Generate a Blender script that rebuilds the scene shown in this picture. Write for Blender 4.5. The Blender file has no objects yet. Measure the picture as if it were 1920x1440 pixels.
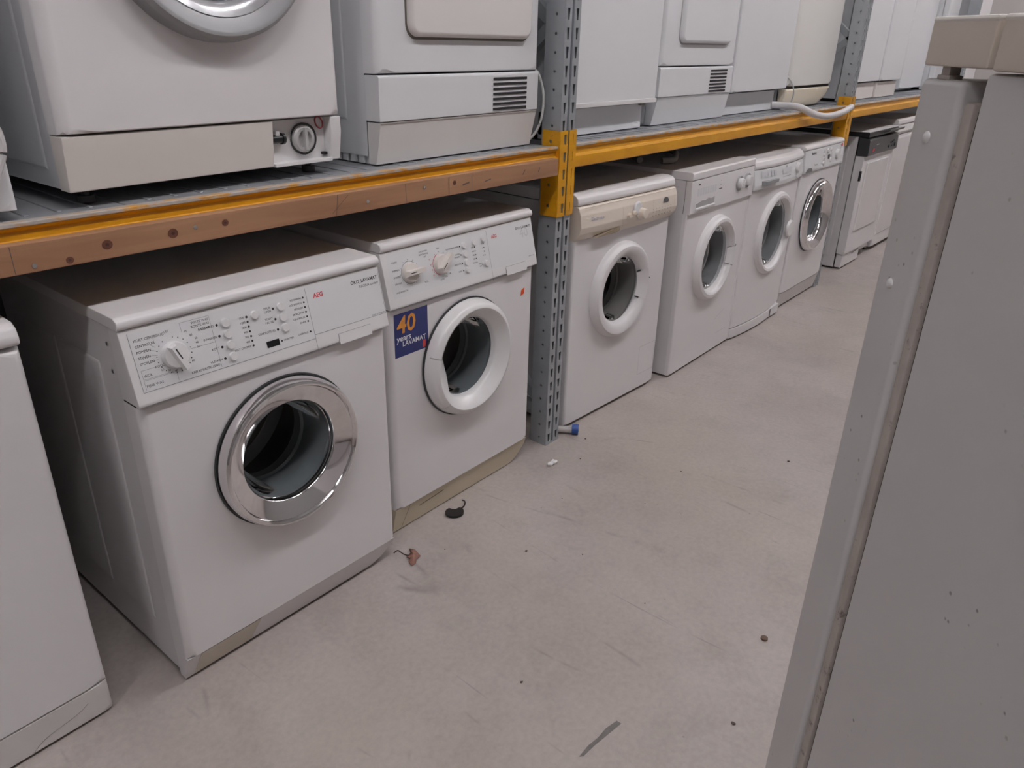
import bpy, bmesh, math, random
from mathutils import Vector, Matrix
random.seed(7)
PI = math.pi
R = math.radians
scene = bpy.context.scene
COL = scene.collection

# ------------------------------------------------------------------ materials
def nt(name):
    m = bpy.data.materials.new(name); m.use_nodes = True
    n = m.node_tree.nodes; l = m.node_tree.links
    return m, n, l, n['Principled BSDF']

def mat(name, col, rough=.4, metal=0., coat=0., bump=0., bscale=60., spec=.5, mottle=0., mscale=3., dirt=None, dscale=9., dthr=.66):
    """plain surface with optional colour mottling, worn dirt flecks and fine bump"""
    m, n, l, b = nt(name)
    b.inputs['Base Color'].default_value = (*col, 1)
    b.inputs['Roughness'].default_value = rough
    b.inputs['Metallic'].default_value = metal
    b.inputs['Coat Weight'].default_value = coat
    b.inputs['Coat Roughness'].default_value = .08
    b.inputs['Specular IOR Level'].default_value = spec
    tc = n.new('ShaderNodeTexCoord')
    src = None
    if mottle:
        no = n.new('ShaderNodeTexNoise'); no.inputs['Scale'].default_value = mscale; no.inputs['Detail'].default_value = 5
        l.new(tc.outputs['Object'], no.inputs['Vector'])
        mx = n.new('ShaderNodeMix'); mx.data_type = 'RGBA'
        mx.inputs['A'].default_value = (*[c*(1-mottle) for c in col], 1)
        mx.inputs['B'].default_value = (*[min(1, c*(1+mottle)) for c in col], 1)
        l.new(no.outputs['Fac'], mx.inputs['Factor']); src = mx.outputs['Result']
    if dirt:
        no = n.new('ShaderNodeTexNoise'); no.inputs['Scale'].default_value = dscale; no.inputs['Detail'].default_value = 8; no.inputs['Roughness'].default_value = .7
        l.new(tc.outputs['Object'], no.inputs['Vector'])
        cr = n.new('ShaderNodeValToRGB'); cr.color_ramp.elements[0].position = dthr; cr.color_ramp.elements[1].position = min(1, dthr+.1)
        l.new(no.outputs['Fac'], cr.inputs['Fac'])
        mx = n.new('ShaderNodeMix'); mx.data_type = 'RGBA'
        if src: l.new(src, mx.inputs['A'])
        else: mx.inputs['A'].default_value = (*col, 1)
        mx.inputs['B'].default_value = (*dirt, 1)
        l.new(cr.outputs['Color'], mx.inputs['Factor']); src = mx.outputs['Result']
    if src: l.new(src, b.inputs['Base Color'])
    if bump:
        no = n.new('ShaderNodeTexNoise'); no.inputs['Scale'].default_value = bscale; no.inputs['Detail'].default_value = 3
        l.new(tc.outputs['Object'], no.inputs['Vector'])
        bp = n.new('ShaderNodeBump'); bp.inputs['Strength'].default_value = bump; bp.inputs['Distance'].default_value = .002
        l.new(no.outputs['Fac'], bp.inputs['Height']); l.new(bp.outputs['Normal'], b.inputs['Normal'])
    return m

WHITE = mat('white_enamel', (.79, .765, .775), .33, mottle=.015)
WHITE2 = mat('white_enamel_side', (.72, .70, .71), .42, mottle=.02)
COOL = mat('cool_white_enamel', (.77, .775, .795), .35, mottle=.012)
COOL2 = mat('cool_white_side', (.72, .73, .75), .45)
PLASTIC = mat('white_plastic', (.80, .785, .79), .30, coat=.2)
GLOSSW = mat('glossy_white_enamel', (.77, .75, .755), .08, coat=.6)
PANELW = mat('panel_white', (.76, .76, .775), .36)
CREAM = mat('aged_cream_plastic', (.80, .71, .62), .35, mottle=.03)
IVORY2 = mat('warm_white_plastic', (.765, .735, .72), .38, mottle=.02)
IVORY = mat('ivory_plastic', (.765, .715, .675), .4, mottle=.03)
TAN = mat('yellowed_plinth_plastic', (.62, .54, .41), .45, mottle=.05, dirt=(.28, .22, .14), dthr=.7)
GREYWHITE = mat('greyed_white_plastic', (.66, .63, .62), .45, mottle=.04, dirt=(.35, .3, .25), dthr=.72)
LIGHTGREY = mat('light_grey_print', (.55, .55, .57), .5)
GREYKNOB = mat('grey_knob', (.42, .41, .42), .35)
INK = mat('black_ink', (.035, .035, .04), .6)
FAINT = mat('faint_grey_ink', (.30, .30, .32), .6)
REDINK = mat('red_ink', (.62, .05, .06), .5)
BLUEINK = mat('blue_grey_ink', (.28, .28, .42), .5)
GLOSSBLACK = mat('black_display', (.012, .012, .014), .12)
BLACKPL = mat('black_plastic', (.02, .02, .022), .3)
DARKPANEL = mat('charcoal_panel', (.045, .045, .048), .28)
CHROME = mat('chrome', (.82, .80, .81), .07, metal=1., mottle=.02)
SILVER = mat('silver_plastic', (.33, .33, .34), .42, metal=.2)
SILVERIN = mat('bright_silver_plastic', (.62, .62, .65), .18, metal=.6)
RUBBER = mat('grey_rubber', (.20, .215, .225), .42)
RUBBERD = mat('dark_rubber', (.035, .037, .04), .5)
DRUM = mat('drum_steel', (.13, .13, .135), .35, metal=1.)
GAP = mat('dark_gap', (.02, .018, .018), .8)
FOOT = mat('dark_foot', (.06, .058, .056), .6)
GALV = mat('galvanised_steel', (.42, .445, .47), .42, metal=.5, mottle=.12, mscale=18, bump=.08, bscale=90)
DECK = mat('galvanised_deck', (.34, .35, .37), .5, metal=.4, mottle=.2, mscale=12, dirt=(.2, .2, .2), dscale=20, dthr=.62)
SCREW = mat('zinc_screw', (.6, .6, .6), .3, metal=1.)
HOSE = mat('grey_white_hose', (.62, .60, .61), .5)
CABLE = mat('pale_grey_cable', (.56, .57, .56), .5)
BLUEPL = mat('blue_plastic', (.03, .08, .30), .35)
CLEARTUBE = mat('milky_hose', (.50, .47, .46), .2)
GASKET = mat('dirty_magnetic_gasket', (.50, .445, .41), .6, mottle=.3, mscale=30, dirt=(.12, .09, .07), dscale=40, dthr=.6)
def fridge_enamel():
    m = mat('old_fridge_enamel', (.66, .64, .645), .36, mottle=.03, mscale=2)
    n = m.node_tree.nodes; l = m.node_tree.links; b = n['Principled BSDF']
    src = b.inputs['Base Color'].links[0].from_socket
    tc = n.new('ShaderNodeTexCoord')
    v = n.new('ShaderNodeTexVoronoi'); v.inputs['Scale'].default_value = 70; l.new(tc.outputs['Object'], v.inputs['Vector'])
    cr = n.new('ShaderNodeValToRGB'); cr.color_ramp.elements[0].position = .07; cr.color_ramp.elements[0].color = (1, 1, 1, 1); cr.color_ramp.elements[1].position = .14; cr.color_ramp.elements[1].color = (0, 0, 0, 1)
    l.new(v.outputs['Distance'], cr.inputs['Fac'])
    no = n.new('ShaderNodeTexNoise'); no.inputs['Scale'].default_value = 9; no.inputs['Detail'].default_value = 4; l.new(tc.outputs['Object'], no.inputs['Vector'])
    c2 = n.new('ShaderNodeValToRGB'); c2.color_ramp.elements[0].position = .54; c2.color_ramp.elements[1].position = .64; c2.color_ramp.elements[1].color = (.85, .85, .85, 1)
    l.new(no.outputs['Fac'], c2.inputs['Fac'])
    mu = n.new('ShaderNodeMix'); mu.data_type = 'RGBA'; mu.blend_type = 'MULTIPLY'; mu.inputs['Factor'].default_value = 1
    l.new(cr.outputs['Color'], mu.inputs['A']); l.new(c2.outputs['Color'], mu.inputs['B'])
    mx = n.new('ShaderNodeMix'); mx.data_type = 'RGBA'
    l.new(mu.outputs['Result'], mx.inputs['Factor']); l.new(src, mx.inputs['A']); mx.inputs['B'].default_value = (.17, .16, .15, 1)
    l.new(mx.outputs['Result'], b.inputs['Base Color'])
    return m
FRIDGEW = fridge_enamel()
BEIGE = mat('beige_worktop', (.66, .58, .505), .4, mottle=.05, mscale=5)
BEIGEHIGHLIGHT = mat('beige_edge_highlight', (.82, .78, .73), .3)  # paler beige paints the highlight on the worktop's rounded top edge
ORANGE = mat('orange_sticker', (.80, .09, .02), .5)
TAGW = mat('white_tag', (.85, .85, .85), .6)
LEAF = mat('dry_leaf', (.33, .17, .13), .7, mottle=.4, mscale=90)
TWIG = mat('dark_stem', (.06, .04, .035), .8)
BLACKSCRAP = mat('black_scrap_plastic', (.012, .012, .014), .4)
PAPER = mat('white_paper_scrap', (.82, .80, .80), .7)
CRUMB = mat('dark_crumb', (.09, .065, .055), .8)
BROWNCAP = mat('brown_cap', (.12, .07, .045), .5)
SMUDGE = mat('black_rubber_scuff', (.17, .155, .15), .8, mottle=.4, mscale=60)
WALLM = mat('painted_wall', (.30, .29, .285), .8, mottle=.03)
CEILM = mat('ceiling_paint', (.40, .39, .385), .9)
FIXT = mat('lamp_housing', (.8, .8, .8), .4)

def yellow_paint():
    m, n, l, b = nt('yellow_beam_paint')
    tc = n.new('ShaderNodeTexCoord'); no = n.new('ShaderNodeTexNoise')
    no.inputs['Scale'].default_value = 14; no.inputs['Detail'].default_value = 9; no.inputs['Roughness'].default_value = .7
    mp = n.new('ShaderNodeMapping'); mp.inputs['Scale'].default_value = (.35, 1, 1.6)
    l.new(tc.outputs['Object'], mp.inputs['Vector']); l.new(mp.outputs['Vector'], no.inputs['Vector'])
    cr = n.new('ShaderNodeValToRGB')
    e = cr.color_ramp.elements
    e[0].position = .30; e[0].color = (.58, .255, .004, 1)
    e[1].position = .66; e[1].color = (.70, .34, .008, 1)
    a = e.new(.71); a.color = (.42, .19, .035, 1)
    l.new(no.outputs['Fac'], cr.inputs['Fac']); l.new(cr.outputs['Color'], b.inputs['Base Color'])
    b.inputs['Roughness'].default_value = .36
    return m
YELLOW = yellow_paint()

def worn_lip():
    m, n, l, b = nt('worn_yellow_lip')
    tc = n.new('ShaderNodeTexCoord'); no = n.new('ShaderNodeTexNoise')
    no.inputs['Scale'].default_value = 55; no.inputs['Detail'].default_value = 8
    mp = n.new('ShaderNodeMapping'); mp.inputs['Scale'].default_value = (.45, 1, 1); l.new(tc.outputs['Object'], mp.inputs['Vector']); l.new(mp.outputs['Vector'], no.inputs['Vector'])
    cr = n.new('ShaderNodeValToRGB'); e = cr.color_ramp.elements
    e[0].position = .36; e[0].color = (.56, .28, .05, 1); e[1].position = .52; e[1].color = (.46, .42, .39, 1)
    l.new(no.outputs['Fac'], cr.inputs['Fac']); l.new(cr.outputs['Color'], b.inputs['Base Color'])
    b.inputs['Roughness'].default_value = .45
    return m
LIP = worn_lip()

def wood():
    m, n, l, b = nt('planed_pine')
    tc = n.new('ShaderNodeTexCoord')
    mp = n.new('ShaderNodeMapping'); mp.inputs['Scale'].default_value = (1.6, 26, 26)
    l.new(tc.outputs['Object'], mp.inputs['Vector'])
    no = n.new('ShaderNodeTexNoise'); no.inputs['Scale'].default_value = 1.5; no.inputs['Detail'].default_value = 6; no.inputs['Distortion'].default_value = .7
    l.new(mp.outputs['Vector'], no.inputs['Vector'])
    cr = n.new('ShaderNodeValToRGB'); e = cr.color_ramp.elements
    e[0].position = .28; e[0].color = (.30, .15, .08, 1); e[1].position = .68; e[1].color = (.41, .225, .125, 1)
    l.new(no.outputs['Fac'], cr.inputs['Fac'])
    l.new(cr.outputs['Color'], b.inputs['Base Color'])
    b.inputs['Roughness'].default_value = .55
    return m
WOOD = wood()
KNOT = mat('dark_knot', (.13, .045, .025), .6, mottle=.4, mscale=120)
PENCIL = mat('pencil_mark', (.13, .09, .08), .8)

def concrete():
    m, n, l, b = nt('concrete_floor')
    tc = n.new('ShaderNodeTexCoord')
    def noise(s, d, r=.6, dist=0):
        x = n.new('ShaderNodeTexNoise'); x.inputs['Scale'].default_value = s; x.inputs['Detail'].default_value = d
        x.inputs['Roughness'].default_value = r; x.inputs['Distortion'].default_value = dist
        l.new(tc.outputs['Object'], x.inputs['Vector']); return x.outputs['Fac']
    def ramp(f, p0, c0, p1, c1):
        x = n.new('ShaderNodeValToRGB'); e = x.color_ramp.elements
        e[0].position = p0; e[0].color = (*c0, 1); e[1].position = p1; e[1].color = (*c1, 1)
        l.new(f, x.inputs['Fac']); return x.outputs['Color']
    def mix(f, a, bcol, mode='MIX', fac=None):
        x = n.new('ShaderNodeMix'); x.data_type = 'RGBA'; x.blend_type = mode
        if f is not None: l.new(f, x.inputs['Factor'])
        else: x.inputs['Factor'].default_value = fac
        l.new(a, x.inputs['A'])
        if isinstance(bcol, tuple): x.inputs['B'].default_value = (*bcol, 1)
        else: l.new(bcol, x.inputs['B'])
        return x.outputs['Result']
    base = ramp(noise(1.6, 7, .66, .4), .32, (.365, .322, .301), .68, (.468, .419, .397))
    warm = ramp(noise(.9, 4), .45, (0, 0, 0), .75, (.55, .55, .55))
    c = mix(warm, base, (.425, .366, .302))
    blot = ramp(noise(4.5, 9, .72, .3), .52, (0, 0, 0), .72, (.6, .6, .6))
    c = mix(blot, c, (.325, .285, .262))
    pale = ramp(noise(2.7, 8, .7, .5), .56, (0, 0, 0), .74, (.45, .45, .45))
    c = mix(pale, c, (.51, .464, .445))
    fine = ramp(noise(70, 4, .6), .3, (.90, .90, .90), .7, (1.04, 1.04, 1.04))
    c = mix(None, c, fine, 'MULTIPLY', 1.)
    # thin wandering scratches
    for sc, rot, seed in ((2.3, .5, 3.), (1.7, 1.9, 11.), (3.1, 2.7, 23.)):
        mp = n.new('ShaderNodeMapping'); mp.inputs['Rotation'].default_value = (0, 0, rot); mp.inputs['Location'].default_value = (seed, seed*.7, 0)
        mp.inputs['Scale'].default_value = (1, .12, 1)
        l.new(tc.outputs['Object'], mp.inputs['Vector'])
        x = n.new('ShaderNodeTexNoise'); x.inputs['Scale'].default_value = sc; x.inputs['Detail'].default_value = 1.2; x.inputs['Distortion'].default_value = .1
        l.new(mp.outputs['Vector'], x.inputs['Vector'])
        a = n.new('ShaderNodeMath'); a.operation = 'SUBTRACT'; a.inputs[1].default_value = .5; l.new(x.outputs['Fac'], a.inputs[0])
        a2 = n.new('ShaderNodeMath'); a2.operation = 'ABSOLUTE'; l.new(a.outputs[0], a2.inputs[0])
        line = ramp(a2.outputs[0], .0008, (1, 1, 1), .0030, (0, 0, 0))
        msk = ramp(noise(3.3+sc, 3), .52, (0, 0, 0), .68, (.5, .5, .5))
        mm = n.new('ShaderNodeMix'); mm.data_type = 'RGBA'; mm.blend_type = 'MULTIPLY'; mm.inputs['Factor'].default_value = 1
        l.new(line, mm.inputs['A']); l.new(msk, mm.inputs['B'])
        c = mix(mm.outputs['Result'], c, (.16, .14, .13))
    # fine dark specks
    v = n.new('ShaderNodeTexVoronoi'); v.inputs['Scale'].default_value = 17; l.new(tc.outputs['Object'], v.inputs['Vector'])
    sp = ramp(v.outputs['Distance'], .025, (1, 1, 1), .045, (0, 0, 0))
    spm = ramp(noise(6, 2), .55, (0, 0, 0), .62, (1, 1, 1))
    mm = n.new('ShaderNodeMix'); mm.data_type = 'RGBA'; mm.blend_type = 'MULTIPLY'; mm.inputs['Factor'].default_value = 1
    l.new(sp, mm.inputs['A']); l.new(spm, mm.inputs['B'])
    c = mix(mm.outputs['Result'], c, (.17, .15, .14))
    l.new(c, b.inputs['Base Color'])
    rr = ramp(noise(3, 5), .3, (.42, .42, .42), .7, (.62, .62, .62)); l.new(rr, b.inputs['Roughness'])
    bp = n.new('ShaderNodeBump'); bp.inputs['Strength'].default_value = .12; bp.inputs['Distance'].default_value = .003
    l.new(noise(40, 4), bp.inputs['Height']); l.new(bp.outputs['Normal'], b.inputs['Normal'])
    return m
FLOORM = concrete()

def glass_mat(name, tint, refl):
    m = bpy.data.materials.new(name); m.use_nodes = True
    n = m.node_tree.nodes; l = m.node_tree.links; n.clear()
    o = n.new('ShaderNodeOutputMaterial'); t = n.new('ShaderNodeBsdfTransparent'); g = n.new('ShaderNodeBsdfGlossy'); mx = n.new('ShaderNodeMixShader')
    lw = n.new('ShaderNodeLayerWeight'); lw.inputs['Blend'].default_value = refl
    t.inputs['Color'].default_value = (*tint, 1); g.inputs['Roughness'].default_value = .03
    l.new(lw.outputs['Fresnel'], mx.inputs['Fac']); l.new(t.outputs[0], mx.inputs[1]); l.new(g.outputs[0], mx.inputs[2]); l.new(mx.outputs[0], o.inputs[0])
    return m
GLASS = glass_mat('door_glass', (.78, .80, .81), .14)

def emit(name, col, s):
    m, n, l, b = nt(name)
    b.inputs['Base Color'].default_value = (.9, .9, .9, 1)
    b.inputs['Emission Color'].default_value = (*col, 1); b.inputs['Emission Strength'].default_value = s
    return m
TUBE = emit('fluorescent_tube', (1.0, .975, .99), 34.)

# ------------------------------------------------------------------ mesh builder
class MB:
    def __init__(s): s.bm = bmesh.new()
    def _bev(s, verts, off, seg=2):
        vs = set(verts); ed = [e for e in s.bm.edges if e.verts[0] in vs and e.verts[1] in vs]
        bmesh.ops.bevel(s.bm, geom=ed, offset=off, segments=seg, profile=.5, affect='EDGES', clamp_overlap=True)
    def box(s, x0, x1, y0, y1, z0, z1, bev=0, seg=2):
        v = [s.bm.verts.new((x, y, z)) for x in (x0, x1) for y in (y0, y1) for z in (z0, z1)]
        for f in ((0, 1, 3, 2), (4, 6, 7, 5), (0, 4, 5, 1), (2, 3, 7, 6), (0, 2, 6, 4), (1, 5, 7, 3)):
            s.bm.faces.new([v[i] for i in f])
        if bev: s._bev(v, bev, seg)
        return s
    def openbox(s, x0, x1, y0, y1, z0, z1):
        """box without its front (y0) face"""
        v = [s.bm.verts.new((x, y, z)) for x in (x0, x1) for y in (y0, y1) for z in (z0, z1)]
        for f in ((0, 1, 3, 2), (4, 6, 7, 5), (2, 3, 7, 6), (0, 2, 6, 4), (1, 5, 7, 3)):
            s.bm.faces.new([v[i] for i in f])
        return s
    def prism(s, prof, x0, x1, bev=0, seg=2):
        """(y,z) outline extruded along x"""
        a = [s.bm.verts.new((x0, y, z)) for y, z in prof]; b = [s.bm.verts.new((x1, y, z)) for y, z in prof]
        n = len(prof)
        s.bm.faces.new(a); s.bm.faces.new(b[::-1])
        for i in range(n): s.bm.faces.new([a[i], b[i], b[(i+1) % n], a[(i+1) % n]])
        if bev:
            vs = set(a) | set(b)
            ed = [e for e in s.bm.edges if e.verts[0] in vs and e.verts[1] in vs]
            bmesh.ops.bevel(s.bm, geom=ed, offset=bev, segments=seg, profile=.5, affect='EDGES', clamp_overlap=True)
        return s
    def poly(s, pts, z0=None, z1=None, axis='z'):
        """outline (2D) extruded along an axis"""
        def P(u, v, w): return {'z': (u, v, w), 'y': (u, w, v), 'x': (w, u, v)}[axis]
        a = [s.bm.verts.new(P(u, v, z0)) for u, v in pts]; b = [s.bm.verts.new(P(u, v, z1)) for u, v in pts]
        n = len(pts); s.bm.faces.new(a); s.bm.faces.new(b[::-1])
        for i in range(n): s.bm.faces.new([a[i], b[i], b[(i+1) % n], a[(i+1) % n]])
        return s
    def lathe(s, prof, cx, cz, n=64, a0=0., a1=2*PI, yoff=0., cap=False, ex=1.):
        """profile of (radius, y) turned about the y axis through (cx, cz)"""
        full = abs(a1-a0-2*PI) < 1e-6
        m = n if full else n+1
        rings = []
        for k in range(m):
            a = a0+(a1-a0)*k/n
            rings.append([s.bm.verts.new((cx+r*ex*math.cos(a), y+yoff, cz+r*math.sin(a))) for r, y in prof])
        for k in range(n if full else n):
            A = rings[k]; B = rings[(k+1) % m]
            for i in range(len(prof)-1):
                try: s.bm.faces.new([A[i], A[i+1], B[i+1], B[i]])
                except ValueError: pass
        if cap and not full:
            s.bm.faces.new(rings[0]); s.bm.faces.new(rings[-1][::-1])
        if cap and full:
            s.bm.faces.new([r[-1] for r in rings])
        return s
    def disc(s, c, r, h, axis='y', n=16, bev=0, r2=None):
        """short cylinder from c towards +h along an axis"""
        r2 = r if r2 is None else r2
        a = []; b = []
        for k in range(n):
            t = 2*PI*k/n; u, v = math.cos(t), math.sin(t)
            off = {'y': (u, 0, v), 'z': (u, v, 0), 'x': (0, u, v)}[axis]
            d = {'y': (0, h, 0), 'z': (0, 0, h), 'x': (h, 0, 0)}[axis]
            a.append(s.bm.verts.new([c[i]+off[i]*r for i in range(3)]))
            b.append(s.bm.verts.new([c[i]+off[i]*r2+d[i] for i in range(3)]))
        s.bm.faces.new(a); s.bm.faces.new(b[::-1])
        for i in range(n): s.bm.faces.new([a[i], b[i], b[(i+1) % n], a[(i+1) % n]])
        if bev:
            vs = set(b); ed = [e for e in s.bm.edges if e.verts[0] in vs and e.verts[1] in vs]
            bmesh.ops.bevel(s.bm, geom=ed, offset=bev, segments=2, profile=.5, affect='EDGES', clamp_overlap=True)
        return s
    def tube(s, pts, r, n=10, smooth=6):
        P = [Vector(p) for p in pts]
        if smooth and len(P) > 2:
            Q = []
            for i in range(len(P)-1):
                p0 = P[max(i-1, 0)]; p1 = P[i]; p2 = P[i+1]; p3 = P[min(i+2, len(P)-1)]
                for k in range(smooth):
                    t = k/smooth
                    Q.append(.5*((2*p1)+(-p0+p2)*t+(2*p0-5*p1+4*p2-p3)*t*t+(-p0+3*p1-3*p2+p3)*t**3))
            Q.append(P[-1]); P = Q
        rings = []; up = Vector((0, 0, 1))
        for i, p in enumerate(P):
            d = (P[min(i+1, len(P)-1)]-P[max(i-1, 0)]).normalized()
            u = up if abs(d.dot(up)) < .95 else Vector((1, 0, 0))
            a = d.cross(u).normalized(); b = a.cross(d)
            rr = r(i/(len(P)-1)) if callable(r) else r
            rings.append([s.bm.verts.new(p+a*rr*math.cos(2*PI*k/n)+b*rr*math.sin(2*PI*k/n)) for k in range(n)])
        for A, B in zip(rings, rings[1:]):
            for k in range(n): s.bm.faces.new([A[k], A[(k+1) % n], B[(k+1) % n], B[k]])
        s.bm.faces.new(rings[0][::-1]); s.bm.faces.new(rings[-1])
        return s
    def ball(s, c, r, sx=1, sy=1, sz=1, seg=12):
        g = bmesh.ops.create_uvsphere(s.bm, u_segments=seg, v_segments=max(6, seg//2), radius=r)
        for v in g['verts']: v.co = Vector((v.co.x*sx+c[0], v.co.y*sy+c[1], v.co.z*sz+c[2]))
        return s
    def plate(s, x0, x1, z0, z1, r=.015, depth=.05, hole=None, n=72, y=0., steps=4, rz=.004):
        """front panel: flat face at y with rounded outer edges running back to y+depth, optional round hole"""
        cx, cz = (hole[0], hole[1]) if hole else ((x0+x1)/2, (z0+z1)/2)
        angs = [2*PI*k/n for k in range(n)]
        for X in (x0, x1):
            for Z in (z0, z1): angs.append(math.atan2(Z-cz, X-cx) % (2*PI))
        angs = sorted(set(round(a, 6) for a in angs))
        def rect(a, ins):
            iz = ins*min(1, rz/r)
            c, q = math.cos(a), math.sin(a); t = 1e9
            if c > 1e-9: t = min(t, (x1-ins-cx)/c)
            if c < -1e-9: t = min(t, (x0+ins-cx)/c)
            if q > 1e-9: t = min(t, (z1-iz-cz)/q)
            if q < -1e-9: t = min(t, (z0+iz-cz)/q)
            return cx+c*t, cz+q*t
        loops = []
        if hole:
            loops.append([(cx+hole[2]*math.cos(a), y+.02, cz+hole[2]*math.sin(a)) for a in angs])
            loops.append([(cx+hole[2]*math.cos(a), y, cz+hole[2]*math.sin(a)) for a in angs])
        for k in range(steps+1):
            t = PI/2*k/steps; ins = r*(1-math.sin(t)); yy = y+r*(1-math.cos(t))
            loops.append([(rect(a, ins)[0], yy, rect(a, ins)[1]) for a in angs])
        loops.append([(rect(a, 0)[0], y+depth, rect(a, 0)[1]) for a in angs])
        V = [[s.bm.verts.new(p) for p in L] for L in loops]
        m = len(angs)
        for A, B in zip(V, V[1:]):
            for k in range(m): s.bm.faces.new([A[k], A[(k+1) % m], B[(k+1) % m], B[k]])
        if not hole: s.bm.faces.new(V[0])
        return s
    def rplate(s, x0, x1, z0, z1, cr, r, depth, y=0., steps=4, n=8):
        """rounded-corner pad whose front face stands at y, edge radius r, running back by depth"""
        def outline(ins):
            P = []
            for cx, cz, a0 in ((x1-cr, z1-cr, 0), (x0+cr, z1-cr, 90), (x0+cr, z0+cr, 180), (x1-cr, z0+cr, 270)):
                for k in range(n+1):
                    a = R(a0+90*k/n); P.append((cx+(cr-ins)*math.cos(a), cz+(cr-ins)*math.sin(a)))
            return P
        L = []
        for k in range(steps+1):
            t = PI/2*k/steps; L.append([(x, y+r*(1-math.cos(t)), z) for x, z in outline(r*(1-math.sin(t)))])
        L.append([(x, y+depth, z) for x, z in outline(0)])
        V = [[s.bm.verts.new(p) for p in q] for q in L]; m = len(L[0])
        for A, B in zip(V, V[1:]):
            for k in range(m): s.bm.faces.new([A[k], A[(k+1) % m], B[(k+1) % m], B[k]])
        s.bm.faces.new(V[0]); s.bm.faces.new(V[-1][::-1])
        return s
    def emboss(s, side_x, sgn, y0, y1, z0, z1, h=.003, w=.006):
        """shallow pressed panel standing off a side face (frustum)"""
        a = [s.bm.verts.new((side_x, y, z)) for y, z in ((y0, z0), (y1, z0), (y1, z1), (y0, z1))]
        b = [s.bm.verts.new((side_x+sgn*h, y, z)) for y, z in ((y0+w, z0+w), (y1-w, z0+w), (y1-w, z1-w), (y0+w, z1-w))]
        s.bm.faces.new(b if sgn > 0 else b[::-1])
        for i in range(4): s.bm.faces.new([a[i], a[(i+1) % 4], b[(i+1) % 4], b[i]])
        return s
    def cell(s, o, i):
        """quad ring between outline o and hole i (lists of points)"""
        a = [s.bm.verts.new(p) for p in o]; b = [s.bm.verts.new(p) for p in i]; n = len(a)
        for k in range(n): s.bm.faces.new([a[k], a[(k+1) % n], b[(k+1) % n], b[k]])
        return s
    def quad(s, pts):
        s.bm.faces.new([s.bm.verts.new(p) for p in pts]); return s
    def text(s, body, size, fr, u, v, align='LEFT', shear=0., fat=0.):
        cu = bpy.data.curves.new('t', 'FONT'); cu.body = body; cu.size = size; cu.align_x = align; cu.align_y = 'CENTER'
        cu.resolution_u = 2; cu.shear = shear; cu.offset = fat
        ob = bpy.data.objects.new('t', cu); me = bpy.data.meshes.new_from_object(ob)
        vs = [s.bm.verts.new(fr(u+q.co.x, v+q.co.y, .0006)) for q in me.vertices]
        for p in me.polygons:
            try: s.bm.faces.new([vs[i] for i in p.vertices])
            except ValueError: pass
        bpy.data.objects.remove(ob); bpy.data.curves.remove(cu); bpy.data.meshes.remove(me)
        return s
    def patch(s, fr, u0, u1, v0, v1, d=.0004, n=1):
        for k in range(n):
            a = u0+(u1-u0)*k/n; b = u0+(u1-u0)*(k+1)/n
            s.quad([fr(a, v0, d), fr(b, v0, d), fr(b, v1, d), fr(a, v1, d)])
        return s
    def line(s, fr, a, b, w=.0008, d=.0005):
        dx, dy = b[0]-a[0], b[1]-a[1]; L = math.hypot(dx, dy) or 1
        px, py = -dy/L*w/2, dx/L*w/2
        s.quad([fr(a[0]-px, a[1]-py, d), fr(b[0]-px, b[1]-py, d), fr(b[0]+px, b[1]+py, d), fr(a[0]+px, a[1]+py, d)])
        return s
    def dot(s, fr, u, v, r=.0022, d=.0006, n=8):
        s.quad([fr(u+r*math.cos(2*PI*k/n), v+r*math.sin(2*PI*k/n), d) for k in range(n)]); return s
    def bow(s, xc, hw, b, ymax=.2):
        for v in s.bm.verts:
            if v.co.y < ymax:
                t = (v.co.x-xc)/hw
                v.co.y -= b*max(0, 1-t*t)*(1-max(0, v.co.y)/ymax)
        return s
    def subdiv_x(s, xs):
        for x in xs:
            g = s.bm.verts[:]+s.bm.edges[:]+s.bm.faces[:]
            bmesh.ops.bisect_plane(s.bm, geom=g, plane_co=(x, 0, 0), plane_no=(1, 0, 0))
        return s
    def build(s, name, m, parent=None, recalc=True, sharp=32, smooth=True):
        if recalc: bmesh.ops.recalc_face_normals(s.bm, faces=s.bm.faces[:])
        me = bpy.data.meshes.new(name); s.bm.to_mesh(me); s.bm.free()
        me.materials.append(m)
        for p in me.polygons: p.use_smooth = smooth
        if smooth: me.set_sharp_from_angle(angle=R(sharp))
        o = bpy.data.objects.new(name, me); COL.objects.link(o)
        if smooth and len(me.polygons) > 5:
            wn = o.modifiers.new('weighted', 'WEIGHTED_NORMAL'); wn.keep_sharp = True
        if parent: o.parent = parent
        return o

def tag(o, label, cat=None, group=None, kind=None):
    if label: o['label'] = label
    if cat: o['category'] = cat
    if group: o['group'] = group
    if kind: o['kind'] = kind
    return o
def thing(name, label, cat, loc, rz=0., group=None):
    o = bpy.data.objects.new(name, None); COL.objects.link(o)
    o.empty_display_size = .1; o.location = loc; o.rotation_euler = (0, 0, R(rz))
    return tag(o, label, cat, group)
def frame(P, ev, en, ex=(1, 0, 0)):
    """panel frame: u along x, v up the panel, d off the surface"""
    P = Vector(P); ev = Vector(ev).normalized(); en = Vector(en).normalized(); ex = Vector(ex)
    return lambda u, v, d=0.: tuple(P+ex*u+ev*v+en*d)
def copy_tree(o, parent=None, loc=None):
    c = o.copy(); COL.objects.link(c)
    if parent: c.parent = parent
    if loc: c.location = loc
    for ch in list(o.children): copy_tree(ch, c)
    return c
FRONT = lambda y=0.: frame((0, y, 0), (0, 0, 1), (0, -1, 0))

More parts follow.
